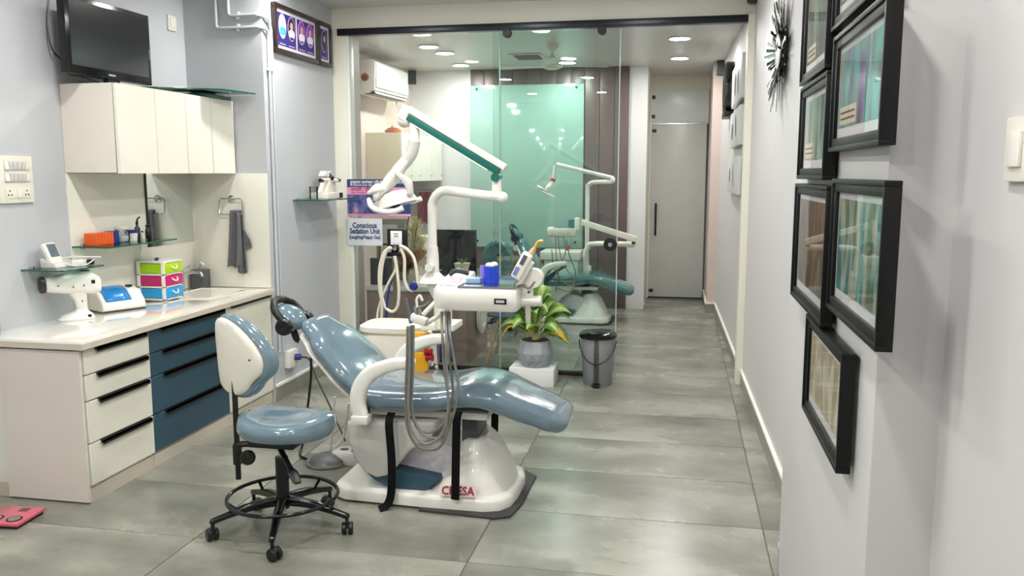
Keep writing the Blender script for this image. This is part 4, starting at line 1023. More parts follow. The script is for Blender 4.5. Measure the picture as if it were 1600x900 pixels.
# things on the tray
t = thing('cotton_cup', 'blue plastic tumbler with white cotton standing on the instrument tray', 'tumbler', (cx_(768, 3.72), 3.72, zt + .006))
bc_ = V((cx_(768, 3.72), 3.72, zt + .0065))
MB().lathe([(0, 0), (.036, 0), (.037, .004), (.036, .075), (.033, .075), (.033, .01), (0, .01)], bc_, 10, ph=.3).build('cup', blue_m, t, angle=25)
for dx, dy, dz in ((0, 0, .078), (.012, .008, .084), (-.012, .006, .080), (.002, -.012, .082)): MB().ell(bc_ + V((dx, dy, dz)), (.017, .017, .013), n=12, m=6).build('cotton', paper_m, t)
t = thing('lilac_cup', 'lilac plastic tumbler tucked behind the blue one on the tray', 'tumbler', (bc_.x - .04, 3.79, zt + .006))
MB().lathe([(0, 0), (.026, 0), (.028, .07), (.025, .07), (.024, .006), (0, .006)], (bc_.x - .045, 3.80, zt + .0065), 16).build('cup', mat('lilac', (140, 120, 205), 0.35), t)
o = B(bc_.x - .11, bc_.x - .045, 3.68, 3.745, zt + .0075, zt + .03).build('clear_case', mat('clear_case', (140, 165, 195), 0.15), None, bevel=0.003)
tag(o, 'small clear blue case beside the blue tumbler on the tray', 'case')

# foot control on the floor behind the stool
p0 = P(526, 718, Z=.02)
t = thing('foot_control', 'grey and white foot control pedal on the floor behind the stool', 'foot pedal', (p0.x, p0.y, 0))
MB().lathe([(0, 0), (.10, 0), (.105, .012), (.09, .03), (.05, .05), (0, .055)], (p0.x - .05, p0.y - .01, 0), 26).build('pedal_disc', mat('pedal_grey', (84, 86, 88), 0.4), t)
MB().lathe([(.106, 0.004), (.112, .004), (.112, .016), (.106, .016)], (p0.x - .05, p0.y - .01, 0), 26).build('rim', chrome_m, t)
MB().loft([rbox(p0.x + .07, p0.y + .05, .12, .075, z) if k == 0 else rbox(p0.x + .07, p0.y + .05, .12 * (1 - k * .1), .075 * (1 - k * .12), z) for k, z in ((0, 0), (0, .035), (1, .055), (3, .066))]).build('housing', plast_m, t)
for dx, dy in ((.03, .02), (.10, .0), (.10, .07)): MB().ell((p0.x + dx, p0.y + dy + .02, .062), (.028, .022, .010), n=14, m=6).build('button', mat('pedal_grey', (84, 86, 88), 0.4), t)
MB().tube([P(516, 702, Y=4.3), P(520, 660, Y=4.3), P(523, 620, Y=4.3)], .008, 8).build('tube', bone_m, t)
MB().tube([P(522, 700, Y=4.3), P(535, 685, Y=4.32), P(541, 660, Y=4.32), P(545, 630, Y=4.3)], .007, 8).build('tube', bone_m, t)
o = MB().tube([(p0.x - .16, p0.y + .0, .008), (p0.x - .24, p0.y + .06, .012), (-2.06, 4.3, .05), P(485, 600, Y=4.25), P(486, 560, Y=4.2), P(488, 545, Y=4.1)], .007, 8).build('power_cable', black_m, t)

# ================================================================== STOOL
SX, SY = -1.67, 3.27
st = thing('dental_stool', 'blue saddle stool with cream backrest and black five-castor base', 'stool', (SX, SY, 0))
# star base: angles from the casters seen
cs = [P(318, 842, Z=.03), P(424, 867, Z=.03), P(545, 824, Z=.03)]
ang0 = math.atan2(cs[1].y - SY, cs[1].x - SX)
for k in range(5):
    a = ang0 + k * 2 * PI / 5; d = V((math.cos(a), math.sin(a), 0)); c_ = V((SX, SY, 0)); s_ = V((-d.y, d.x, 0))
    leg = MB().slab([(c_ + d * .02 + V((0, 0, .135)), .022, .022), (c_ + d * .14 + V((0, 0, .125)), .019, .017), (c_ + d * .25 + V((0, 0, .098)), .015, .012), (c_ + d * .295 + V((0, 0, .085)), .013, .012)], W=s_, caps=(.01, .012)).build('leg', blackg_m, st)
    e_ = c_ + d * .295
    MB().cyl(e_ + V((0, 0, .085)), e_ + V((0, 0, .045)), .008).build('stem', blackg_m, leg)
    fa = a + .9 + k; fd = V((math.cos(fa), math.sin(fa), 0)); e2 = e_ + fd * .012
    ax_ = V((-fd.y, fd.x, 0)); RM = Matrix((fd, V((0, 0, 1)), ax_)).transposed()
    for sg in (-1, 1):
        MB().lathe([(0, -.010), (.022, -.010), (.0265, -.006), (.0265, .006), (.022, .010), (0, .010)], e2 + ax_ * .014 * sg + V((0, 0, .0266)), 20, RM).build('castor_wheel', black_m, leg)
    MB().ell(e2 + V((0, 0, .040)), (.020, .014, .018), RM @ Matrix.Rotation(0, 3, 'X'), n=12, m=8).build('castor_hood', black_m, leg)
MB().tube([(SX + .235 * math.cos(2 * PI * j / 40), SY + .235 * math.sin(2 * PI * j / 40), .155) for j in range(40)], .0085, 10, k=1, closed=True, sm=False).build('foot_ring', blackg_m, st)
for k in range(5):
    a = ang0 + k * 2 * PI / 5; MB().tube([(SX + .232 * math.cos(a), SY + .232 * math.sin(a), .155), (SX + .20 * math.cos(a), SY + .20 * math.sin(a), .125)], .007, 6, sm=False).build('ring_bracket', blackg_m, st)
MB().cyl((SX, SY, .10), (SX, SY, .33), .028).build('gas_column', black_m, st)
MB().cyl((SX, SY, .33), (SX, SY, .40), .013).build('piston', chrome_m, st)
B(SX - .12, SX + .09, SY - .07, SY + .07, .385, .41).build('seat_plate', black_m, st, bevel=0.008)
# lever
MB().slab([((SX + .02, SY - .05, .385), .012, .006), ((SX + .09, SY - .11, .33), .012, .006), ((SX + .115, SY - .13, .31), .022, .008), ((SX + .14, SY - .15, .285), .018, .006)], W=(.75, .65, 0), caps=(.01, .015)).build('height_lever', black_m, st)
# seat: round cushion dished in the middle
def seat_r(a): return .198 + .016 * math.cos(2 * a)
rings = []
for (k, z) in ((.05, .422), (.7, .42), (.92, .428), (1.0, .448), (1.0, .466), (.96, .484), (.86, .496), (.7, .500), (.45, .492), (.2, .487), (.02, .486)):
    r = []
    for j in range(40):
        a = 2 * PI * j / 40; rr = seat_r(a) * k
        x = rr * math.cos(a); y = rr * math.sin(a)
        tilt = .028 * (x / .2) ** 2 * max(0, min(1, (z - .445) / .045))
        r.append(V((SX + .03 + x, SY + y, z + tilt + .02 * (x / .22) * 0 + .012)))
    rings.append(r)
MB().loft(rings).build('seat', vinyl_m, st)
# back support post
fd = V((math.cos(math.radians(28)), math.sin(math.radians(28)), 0)); sd_ = V((fd.y, -fd.x, 0))
pb_ = V((SX, SY, 0)) + V((-.185, -.04, 0))
MB().obox(pb_ + V((0, 0, .45)), (.022, .022, .44), Matrix.Rotation(.4, 3, 'Z')).build('back_post', black_m, st, bevel=0.003)
MB().obox(pb_ + V((.0, 0, .345)), (.035, .04, .09), Matrix.Rotation(.4, 3, 'Z')).build('post_sleeve', black_m, st, bevel=0.003)
MB().tube([pb_ + V((0, 0, .385)), V((SX - .05, SY - .01, .395))], .014, 8, sm=False).build('back_bar', black_m, st)
kn = pb_ + V((.07, -.04, .345))
MB().cyl(pb_ + V((.02, .0, .345)), kn, .009).build('knob_stem', black_m, st)
MB().lathe([(0, -.012), (.028, -.012), (.033, -.006), (.033, .006), (.028, .012), (0, .014)], kn, 12, rotm(.4, 0, PI / 2)).build('knob', black_m, st)
# backrest: cream shell outside, blue cushion inside
bn = V((-.42, -.91, 0)).normalized()        # shell looks this way
bu = V((bn.y * -1, bn.x, 0)); 
if bu.x < 0: bu = -bu                       # to the right in the picture
bcn = P(365, 563, Y=SY - .03)
def sh(u, v, d): return bcn + bu * u * .88 + V((0, 0, 1)) * v + bn * (d - 1.1 * u * u) 
ol_ = [(-.16, .02), (-.175, .10), (-.16, .155), (-.10, .175), (-.02, .17), (.06, .14), (.13, .085), (.175, .02), (.17, -.04), (.12, -.085), (.085, -.125), (.03, -.15), (-.05, -.145), (-.115, -.12), (-.145, -.06)]
ol_s = [(p.x, p.y) for p in cat([V((u, v, 0)) for u, v in ol_], 4, True)]
def ringb(k, d, out_=ol_s): return [sh(u * k, v * k, d) for u, v in out_]
bk_ = MB().loft([ringb(1.04, -.062), ringb(1.08, -.05), ringb(1.10, -.03), ringb(1.08, -.010), ringb(1.03, -.002)][::-1]); 
bk_.v = [p + bu * .012 + V((0, 0, .0)) for p in bk_.v]
bk_.build('backrest_cushion', vinyl_m, st)
MB().loft([ringb(1.0, -.004), ringb(1.0, .006), ringb(.96, .014), ringb(.85, .018), ringb(.5, .022), ringb(.1, .023)]).build('backrest_shell', plast2_m, st)
MB().ell(sh(.125, .015, .018), (.005, .005, .005), n=8, m=5).build('screw', black_m, st)

# ================================================================== PLANT, PLINTH, BIN
pz = .132
o = MB().box(-1.205, -.875, 5.945, 6.20, 0, pz).build('plinth', mat('white_box', (228, 228, 226), 0.4), None, bevel=0.002)
tag(o, 'low white rectangular box carrying the potted plant', 'plinth')
pc_ = (-1.03, 6.06, pz)
t = thing('potted_plant', 'leafy green plant with pale leaf veins in a faceted grey pot', 'plant', pc_)
n_ = 12; rings = []
for i, (r, z) in enumerate(((.098, 0), (.128, .055), (.136, .11), (.112, .192), (.104, .193))):
    rings.append([V((pc_[0] + r * math.cos(2 * PI * (j + .5 * (i == 1)) / n_), pc_[1] + r * math.sin(2 * PI * (j + .5 * (i == 1)) / n_), pz + .001 + z)) for j in range(n_)])
MB().loft(rings).build('pot', pot_m, t, smooth=False)
MB().lathe([(0, .0), (.105, .0), (.1, .006), (0, .008)], (pc_[0], pc_[1], pz + .19), 18).build('soil', soil_m, t)
def leaf(base, tip, wdt, droop, yellow=False, nm='leaf'):
    base, tip = V(base), V(tip); d = tip - base; L_ = d.length; side = d.cross(V((0, 0, 1))).normalized(); upv = side.cross(d).normalized()
    if upv.z < 0: upv = -upv
    r_ = random.uniform(.35, .95) * (1 if upv.cross(side).dot(d) * 1 > 0 else -1)
    cand = [(side * math.cos(a_) + upv * math.sin(a_)) for a_ in (r_, -r_)]
    nn = [c_.cross(d).normalized() for c_ in cand]; nn = [x if x.z > 0 else -x for x in nn]
    side = cand[0] if nn[0].y < nn[1].y else cand[1]
    upv = side.cross(d).normalized()
    if upv.z < 0: upv = -upv
    me = bpy.data.meshes.new(nm); vs = []; fs = []; cols_ = []
    n = 8
    ye = random.random()
    for i in range(n + 1):
        u = i / n; w_ = wdt * (math.sin(PI * min(1, u ** .8)) ** .8) * (1 if u < 1 else 0) + .001
        c_ = base + d * u + V((0, 0, .05 * math.sin(PI * u) - .05 * u * u))
        for k in (-1, -.5, 0, .5, 1):
            vs.append(c_ + side * w_ * k + upv * (abs(k) * w_ * .35 + .004 * math.sin(u * 14 + k * 3)))
            ed_ = abs(k)
            if yellow: cc_ = lin((214, 160 + 20 * ye, 30))
            elif ed_ > .9: cc_ = lin((84, 122, 50))
            elif ed_ > .4: cc_ = lin((66 + 30 * ye, 116 + 16 * ye, 44))
            else: cc_ = lin((176, 196, 118))
            cols_.append(cc_)
    for i in range(n):
        for k in range(4): a = i * 5 + k; fs.append((a, a + 1, a + 6, a + 5))
    I = t.matrix_basis.inverted()
    me.from_pydata([tuple(I @ p) for p in vs], [], fs)
    ca = me.color_attributes.new('Col', 'FLOAT_COLOR', 'POINT')
    for i, c_ in enumerate(cols_): ca.data[i].color = c_
    me.polygons.foreach_set('use_smooth', [True] * len(me.polygons)); me.materials.append(leaf_m)
    o = bpy.data.objects.new(nm, me); C.objects.link(o); o.parent = t
stem_m = mat('pale_stem', (196, 196, 140), 0.5)
for k in range(26):
    a = k * 2.4 + random.uniform(-.3, .3); lv = k / 25
    z0 = pz + .22 + .24 * lv; r0 = .03 + .05 * random.random(); L_ = random.uniform(.17, .24) * (1.1 - .25 * lv)
    b0 = V((pc_[0] + r0 * math.cos(a), pc_[1] + r0 * math.sin(a) * .8, z0))
    el = random.uniform(-.1, .5) + .75 * lv
    tp = b0 + V((math.cos(a) * math.cos(el), math.sin(a) * math.cos(el) * .8, math.sin(el))) * L_
    MB().tube([(pc_[0] + .02 * math.cos(a), pc_[1] + .02 * math.sin(a), pz + .195), (pc_[0] + .5 * r0 * math.cos(a), pc_[1] + .5 * r0 * math.sin(a), (z0 + pz + .195) / 2), b0], .005, 6, k=3).build('stem', stem_m, t)
    leaf(b0, tp, random.uniform(.05, .068), .014)
for a, z0, L_ in ((3.3, .40, .17), (6.15, .36, .17)):
    b0 = V((pc_[0] + .09 * math.cos(a), pc_[1] + .09 * math.sin(a), z0)); leaf(b0, b0 + V((math.cos(a), math.sin(a), .05)) * L_ * .9, .035, .0, True)
    MB().tube([(pc_[0], pc_[1], pz + .195), b0], .004, 6, sm=False).build('stem', stem_m, t)

bcx, bcy = -.572, 6.13
t = thing('pedal_bin', 'round grey pedal bin with black lid and wire handle by the glass', 'bin', (bcx, bcy, 0))
MB().lathe([(0, 0), (.103, 0), (.105, .005), (.128, .355), (.125, .36), (0, .36)], (bcx, bcy, 0), 36).build('bucket', bin_m, t)
MB().lathe([(.128, .355), (.137, .352), (.14, .362), (.138, .378), (.12, .392), (.08, .396), (0, .398)], (bcx, bcy, 0), 36).build('lid', blackg_m, t)
MB().tube([(bcx + .135 * math.cos(a), bcy - .02 - .125 * abs(math.sin(a)), .33 - .155 * abs(math.sin(a)) ** 1.2) for a in [PI + PI * j / 14 for j in range(15)]], .0045, 8, k=2).build('bail_handle', black_m, t)
B(bcx - .016, bcx + .016, bcy - .131, bcy - .10, .03, .35).build('rod_cover', mat('camo', (66, 66, 56), 0.6, var=0.5, vscale=60), t, bevel=0.003)
B(bcx - .03, bcx + .03, bcy - .165, bcy - .10, .012, .024).build('pedal', black_m, t, bevel=0.004)

# ================================================================== RIGHT WALL
def art_frame(label, y0, y1, z0, z1, cols_, seed, b=.034, cap=True):
    cy = (y0 + y1) / 2; xw = XPI(cy)
    t = thing('picture_frame', label, 'picture frame', (xw, cy, z0), group='black picture frames on the pier')
    x0, x1 = xw - .040, xw - .006
    def ring(x_a, x_b, a0, a1, c0, c1, w_):
        return MB().box(x_a, x_b, a0, a1, c0, c0 + w_).box(x_a, x_b, a0, a1, c1 - w_, c1).box(x_a, x_b, a0, a0 + w_, c0 + w_, c1 - w_).box(x_a, x_b, a1 - w_, a1, c0 + w_, c1 - w_)
    ring(x0, x1, y0, y1, z0, z1, .012).build('frame_rim', frame_m, t, bevel=0.002)
    ring(x0 + .006, x1, y0 + .012, y1 - .012, z0 + .012, z1 - .012, b - .012).build('frame_moulding', frame_m, t, bevel=0.003)
    B(x0 + .016, x1, y0 + b, y1 - b, z0 + b, z1 - b).build('mount', paper_m, t)
    m_ = .020
    B(x0 + .0145, x0 + .0160, y0 + b + m_, y1 - b - m_, z0 + b + m_ * 1.3, z1 - b - m_ * .8).build('print', printmat('art_%d' % seed, cols_, 7, seed, (1, 1.6, .5)), t)
    if cap: 
        cp = B(x0 + .0138, x0 + .0146, cy + .02, y1 - b - m_ - .02, z0 + b + m_ * 1.6, z0 + b + m_ * 1.6 + .045).build('caption_card', mat('card_cream', (226, 216, 186), 0.6), t)
        for k in range(2): B(x0 + .0132, x0 + .0139, cy + .035, y1 - b - m_ - .035, z0 + b + m_ * 1.6 + .012 + k * .015, z0 + b + m_ * 1.6 + .017 + k * .015).build('caption_line', mat('ink', (60, 50, 50), 0.6), cp)
    B(x0 + .009, x0 + .011, y0 + b, y1 - b, z0 + b, z1 - b).build('pane', pane_g, t, smooth=False)
    return t
G1 = [(60, 40, 80), (96, 70, 150), (120, 150, 150), (90, 190, 180), (200, 130, 70)]
G2 = [(60, 60, 66), (110, 140, 130), (150, 190, 170), (190, 180, 110), (70, 70, 90)]
G3 = [(90, 60, 40), (150, 110, 60), (70, 60, 70), (160, 140, 110), (40, 70, 60)]
G4 = [(70, 60, 40), (60, 140, 140), (180, 180, 160), (40, 110, 80), (190, 100, 60)]
G5 = [(214, 204, 160), (196, 190, 150), (170, 150, 120), (224, 220, 196), (150, 120, 110)]
G6 = [(70, 90, 80), (150, 150, 140), (60, 60, 60), (120, 150, 130), (180, 170, 150)]
art_frame('large black frame with purple and teal photo, upper right of the group', 1.835, 2.44, 1.605, 1.905, G1, 3)
art_frame('large black frame with teal-green photo, right one of the middle row', 1.765, 2.36, 1.195, 1.535, G4, 11, cap=False)
art_frame('black frame with brown photo, left one of the middle row', 2.375, 3.02, 1.135, 1.515, G3, 17, cap=False)
art_frame('black frame with pale yellow print hanging lowest of the group', 2.075, 2.67, .83, 1.125, G5, 23, cap=False)
art_frame('black frame with pale green photo and caption, left one of the second row', 2.46, 2.99, 1.53, 1.825, G2, 29)
art_frame('black frame with grey photo at top left of the group, cut by the picture edge', 2.505, 3.02, 1.835, 2.16, G6, 31)
art_frame('black frame at top right of the group, mostly above the picture edge', 1.90, 2.485, 1.925, 2.26, G3, 37)

# sunburst clock
cl_ = P(1219, 80, X=.485); xw = XR(cl_.y)
t = thing('sunburst_clock', 'silver and black sunburst wall clock with radiating rods on the right wall', 'clock', (xw, cl_.y, cl_.z))
RX = Matrix.Rotation(-PI / 2, 3, 'Y')
cc = V((xw, cl_.y, cl_.z))
MB().lathe([(0, .02), (.10, .02), (.10, .028), (.085, .040), (0, .042)], cc, 32, RX).build('face', mat('clock_face', (226, 226, 222), 0.2), t)
MB().lathe([(.10, .012), (.115, .012), (.115, .03), (.10, .034)], cc, 32, RX).build('face_rim', black_m, t)
MB().lathe([(0, .0), (.13, .0), (.13, .018), (0, .02)], cc, 24, RX).build('backing', black_m, t)
for k in range(84):
    a = 2 * PI * k / 84; r0 = .09; r1 = random.uniform(.22, .34) if k % 2 else random.uniform(.16, .25)
    d = V((0, math.cos(a), math.sin(a))); out = V((-1, 0, 0))
    o0 = .012 + .02 * random.random(); o1 = o0 + random.uniform(.0, .05)
    s_ = out.cross(d); w_ = random.uniform(.004, .012)
    p0, p1 = cc + d * r0 + out * o0, cc + d * r1 + out * o1
    MB().loft([[p + s_ * w_ + out * .002, p - s_ * w_ + out * .002, p - s_ * w_ - out * .002, p + s_ * w_ - out * .002] for p in (p0, p1)]).build('rod', chrome_m if k % 2 else blackg_m, t)
for a, l_ in ((1.0, .05), (2.6, .07)): MB().tube([cc + V((-.044, 0, 0)), cc + V((-.044, math.cos(a) * l_, math.sin(a) * l_))], .002, 6, sm=False).build('hand', black_m, t)

# canvases and clock in the corridor
def canvas(label, y0, y1, z0, z1, marks):
    xw = XR(y1) - .002
    t = thing('canvas_print', label, 'canvas', (xw, (y0 + y1) / 2, z0), group='white canvases in the corridor')
    B(xw - .034, xw - .004, y0, y1, z0, z1).build('canvas', white_m, t, bevel=0.002)
    ink = mat('grey_ink', (84, 86, 88), 0.6)
    for (u, v, w_, h_, rot) in marks:
        cy, cz = y0 + (y1 - y0) * u, z0 + (z1 - z0) * v
        MB().lathe([(0, 0), (1, 0), (1, .0012), (0, .0012)], (xw - .0345, cy, cz), 20, RX @ Matrix.Rotation(rot, 3, 'Z'), sx=h_, sy=w_).build('motif', ink, t)
ya, yb = P(1152, 130, X=.44).y, P(1168, 130, X=.44).y
canvas('white canvas with grey motif, topmost of the three in the corridor', 6.52, 7.75, 2.10, 2.42, [(.6, .5, .08, .09, 0), (.3, .45, .05, .10, .4)])
canvas('white canvas with dark arc motif, middle one of the three in the corridor', 6.55, 7.8, 1.76, 2.05, [(.7, .45, .10, .07, 0), (.35, .55, .05, .10, .6)])
canvas('white canvas with slanted grey motif, lowest of the three in the corridor', 6.57, 7.9, 1.385, 1.675, [(.75, .5, .06, .06, 0), (.4, .5, .03, .10, .5)])
t = thing('corridor_clock', 'black round-ended wall ornament behind the top canvas in the corridor', 'wall ornament', (XR(8.1), 8.1, 2.1))
xw = XR(8.1)
MB().loft([[V((xw - .003 - d, 8.13 + .33 * k * math.cos(a), 2.31 + .24 * k * math.sin(a))) for a in [2 * PI * j / 28 for j in range(28)]] for d, k in ((0, 1.), (.06, 1.), (.075, .93), (.06, .82), (.055, .1))]).build('disc', blackg_m, t)
B(xw - .08, xw - .004, 7.93, 8.38, 2.05, 2.10).build('bracket', black_m, t, bevel=0.004)
# speakers
def speaker(label, c_, sz, rz):
    t = thing('speaker', label, 'speaker', (c_[0], c_[1], c_[2] - sz[2] / 2), rz)
    MB().obox((0, 0, sz[2] / 2), sz).build('cabinet', black_m, t, bevel=0.006, world=False)
    MB().obox((0, -sz[1] / 2 - .001, sz[2] / 2), (sz[0] * .86, .004, sz[2] * .9)).build('grille', mat('grille', (34, 36, 42), 0.6), t, world=False)
    MB().obox((0, sz[1] / 2 + .02, sz[2] / 2), (sz[0] * .3, .05, sz[2] * .2)).build('bracket', bone_m, t, world=False)
p_ = P(1129, 106, Y=9.40); speaker('small black speaker high in the corridor corner beside the canvases', p_, (.10, .10, .16), -.3)
p_ = P(644, 121, Y=9.45); speaker('small black speaker high in the inner room corner beside the air conditioner', p_, (.09, .10, .15), .35)
p_ = P(1180, 0, Y=6.27); speaker('black speaker at the top edge above the end of the sliding track', p_ + V((0, -.02, .035)), (.10, .08, .12), -.3)

# ================================================================== INNER ROOM
# mint glass board on the back wall
t = thing('glass_board', 'large mint green back-painted glass board on the brown panelling', 'glass board', (-1.76, YB - .03, .69))
B(-2.412, -1.095, YB - .040, YB - .030, .69, 2.54).build('board', mint_m, t, bevel=0.001)
for x in (-2.33, -1.18):
    for z in (.76, 2.50): MB().cyl((x, YB - .023, z), (x, YB - .046, z), .014, n=14).build('standoff', black_m, t)
# air conditioner on the pink wall
t = thing('air_conditioner', 'white split air conditioner high on the pink wall', 'air conditioner', (-3.02, 8.3, 2.30))
pr = [(-3.129, 2.31), (-2.97, 2.31), (-2.905, 2.345), (-2.895, 2.60), (-2.93, 2.625), (-3.129, 2.625)]
MB().prism(pr, 7.86, 8.86, 'XZ').build('body', plast_m, t, bevel=0.010)
B(-2.899, -2.890, 7.875, 8.845, 2.365, 2.60).build('front_panel', white_m, t, bevel=0.004)
B(-3.02, -2.92, 7.90, 8.82, 2.303, 2.33).build('outlet', black_m, t)
for k in range(7): B(-3.0, -2.94, 7.95 + k * .13, 7.99 + k * .13, 2.300, 2.304).build('vane', bone_m, t)
MB().obox((-2.915, 8.36, 2.318), (.025, .92, .006), Matrix.Rotation(.9, 3, 'Y')).build('louvre', plast_m, t)
MB().tube([(-3.0, 8.75, 2.31), (-2.99, 8.78, 2.22), (-2.97, 8.74, 2.18), (-2.97, 8.70, 2.24), (-2.98, 8.70, 2.31)], .006, 6).build('drain_tube', bone_m, t)
MB().lathe([(0, 0), (.04, 0), (.035, .012), (0, .014)], (-3.0, 7.859, 2.46), 14, Matrix.Rotation(PI / 2, 3, 'X')).build('badge', mat('rust', (140, 90, 70), 0.5), t)
# inner wall cabinet
t = thing('wall_cabinet', 'cream wall cabinet with side panel and four doors behind the glass', 'wall cabinet', (-2.95, 8.9, 1.47))
B(-3.129, -2.772, 8.18, 9.64, 1.465, 1.95).build('body', mat('cream_side', (222, 214, 188), 0.4), t)
yy = [8.18, 8.50, 8.80, 9.22, 9.64]
for k in range(4):
    d = B(-2.771, -2.752, yy[k] + .003, yy[k + 1] - .003, 1.462, 1.95).build('door', lam_m, t)
    MB().cyl((-2.752, yy[k + 1] - .04, 1.52), (-2.735, yy[k + 1] - .04, 1.52), .008, n=10).build('knob', chrome_m, d)
t = thing('ornament', 'small copper ornament on top of the inner wall cabinet', 'ornament', (-2.85, 8.3, 1.951))
MB().lathe([(0, 0), (.07, 0), (.09, .02), (.05, .05), (0, .055)], (-2.88, 8.3, 1.9505), 16).build('bowl', mat('copper', (190, 110, 80), 0.3, metal=.7), t)
MB().lathe([(0, 0), (.02, 0), (.012, .02), (0, .022)], (-2.88, 8.3, 2.0055), 10).build('knob', MATS['copper'], t)
# ceiling fan
p_ = P(863, 70, Z=ZB)
t = thing('ceiling_fan', 'white three-blade ceiling fan in the inner room', 'ceiling fan', (p_.x, p_.y, ZB))
fx_, fy_ = p_.x, p_.y
MB().lathe([(0, 0), (.06, 0), (.055, -.03), (.02, -.06), (0, -.06)], (fx_, fy_, ZB - .0005), 22).build('canopy', plast2_m, t)
MB().cyl((fx_, fy_, ZB - .05), (fx_, fy_, ZB - .13), .011).build('rod', plast2_m, t)
MB().lathe([(.012, 0), (.025, -.01), (.06, -.075), (.062, -.085), (.012, -.085)], (fx_, fy_, ZB - .09), 24).build('motor_cone', plast2_m, t)
MB().lathe([(0, .0), (.09, .0), (.1, -.015), (.095, -.03), (.05, -.045), (0, -.047)], (fx_, fy_, ZB - .176), 24).build('motor', plast2_m, t)
for a in (math.radians(172), math.radians(20), math.radians(275)):
    d = V((math.cos(a), math.sin(a), 0)); s_ = V((-d.y, d.x, .12)).normalized(); c_ = V((fx_, fy_, ZB - .19))
    MB().slab([(c_ + d * .09, .035, .003), (c_ + d * .22, .055, .003), (c_ + d * .5, .06, .003)], W=s_, caps=(.01, .03)).build('blade', plast2_m, t)
# ceiling vent
p_ = P(826, 88, Z=ZB)
t = thing('ceiling_vent', 'square grey air vent in the inner room ceiling beside the fan', 'vent', (p_.x, p_.y, ZB))
mb = MB()
for a in ((-.16, .16, -.16, -.13), (-.16, .16, .13, .16), (-.16, -.13, -.13, .13), (.13, .16, -.13, .13)): mb.box(p_.x + a[0], p_.x + a[1], p_.y + a[2] * 1.4, p_.y + a[3] * 1.4, ZB - .012, ZB - .0005)
mb.build('frame', bone_m, t)
B(p_.x - .13, p_.x + .13, p_.y - .18, p_.y + .18, ZB - .004, ZB - .0008).build('throat', mat('vent_dark', (78, 84, 86), 0.6), t)
for k in range(5): MB().obox((p_.x, p_.y - .14 + k * .07, ZB - .010), (.26, .03, .003), Matrix.Rotation(.6, 3, 'X')).build('slat', bone_m, t)

# desk and things on it
t = thing('desk', 'mauve reception desk with grey top just behind the glass', 'desk', (-2.13, 6.9, 0))
B(-2.54, -1.685, 6.58, 6.60, 0, .585).build('front_panel', desk_m, t)
B(-1.70, -1.675, 6.60, 7.28, 0, .585).build('end_panel', desk_m, t)
B(-2.54, -2.52, 6.60, 7.28, 0, .585).build('end_panel', desk_m, t)
B(-2.545, -1.66, 6.56, 7.30, .586, .626).build('top', mat('desk_top', (206, 206, 200), 0.35), t, bevel=0.003)
p_ = P(768, 505, X=-1.672)
rg = MB().lathe([(.052, .0), (.09, .0), (.1, .01), (.1, .03), (.085, .04), (.06, .04), (.052, .03)], (-1.674, 6.98, .33), 28, Matrix.Rotation(PI / 2, 3, 'Y'), sx=1.5, sy=1.5).build('round_ornament', plast_m, t)
t = thing('glass_desktop', 'raised dark green glass desktop carrying the monitor', 'glass shelf', (-1.9, 6.95, .627))
B(-2.02, -1.36, 6.72, 7.27, .70, .712).build('plate', shelf_g, t, smooth=False)
B(-2.02, -1.36, 6.716, 6.72, .70, .712).build('front_edge', shelfe_m, t); B(-1.36, -1.356, 6.716, 7.27, .70, .712).build('side_edge', shelfe_m, t)
for x, y in ((-1.98, 6.78), (-1.72, 6.78), (-1.98, 7.2), (-1.72, 7.2)): MB().cyl((x, y, .6265), (x, y, .70), .012).build('post', chrome_m, t)
mn = P(707, 395, Y=7.12)
t = thing('monitor', 'black computer monitor on the glass desktop', 'monitor', (mn.x, 7.12, .712))
a0_, a1_ = P(671, 358, Y=7.12), P(745, 428, Y=7.12)
B(a0_.x, a1_.x, 7.10, 7.13, a1_.z + .03, a0_.z).build('housing', black_m, t, bevel=0.004)
B(a0_.x + .012, a1_.x - .012, 7.098, 7.0995, a1_.z + .055, a0_.z - .012).build('back_panel', mat('monitor_back', (22, 24, 30), 0.25), t)
for dx in (-.04, .04):
    for dz in (-.03, .05): MB().cyl((mn.x + dx, 7.097, mn.z + dz), (mn.x + dx, 7.0978, mn.z + dz), .004, n=8).build('screw', chrome_m, t)
B(mn.x - .02, mn.x + .02, 7.12, 7.14, .72, a1_.z + .06).build('stand_neck', black_m, t)
B(mn.x - .10, mn.x + .10, 7.05, 7.20, .7125, .722).build('stand_foot', black_m, t, bevel=0.003)
# succulent in geometric planter
p_ = P(722, 424, Y=6.86)
t = thing('succulent_planter', 'small faceted cream planter with succulent in front of the monitor', 'plant', (p_.x, 6.86, .7125))
pc2 = (p_.x, 6.86, .7128)
rings = [[V((pc2[0] + r * math.cos(2 * PI * (j + .5 * i) / 6), pc2[1] + r * math.sin(2 * PI * (j + .5 * i) / 6), pc2[2] + z)) for j in range(6)] for i, (r, z) in enumerate(((.045, 0), (.072, .085)))]
MB().loft(rings).build('planter', mat('cream_pot', (216, 210, 180), 0.5), t, smooth=False)
for k in range(9):
    a = k * 2.4; c0 = V((pc2[0], pc2[1], pc2[2] + .083)); d = V((math.cos(a) * .8, math.sin(a) * .8, .5 + .06 * k)).normalized()
    MB().tube([c0 + d * .006, c0 + d * .03, c0 + d * .065], (.009, .001), 6, k=2).build('leaf', mat('succulent', (70, 110, 60), 0.5), t)
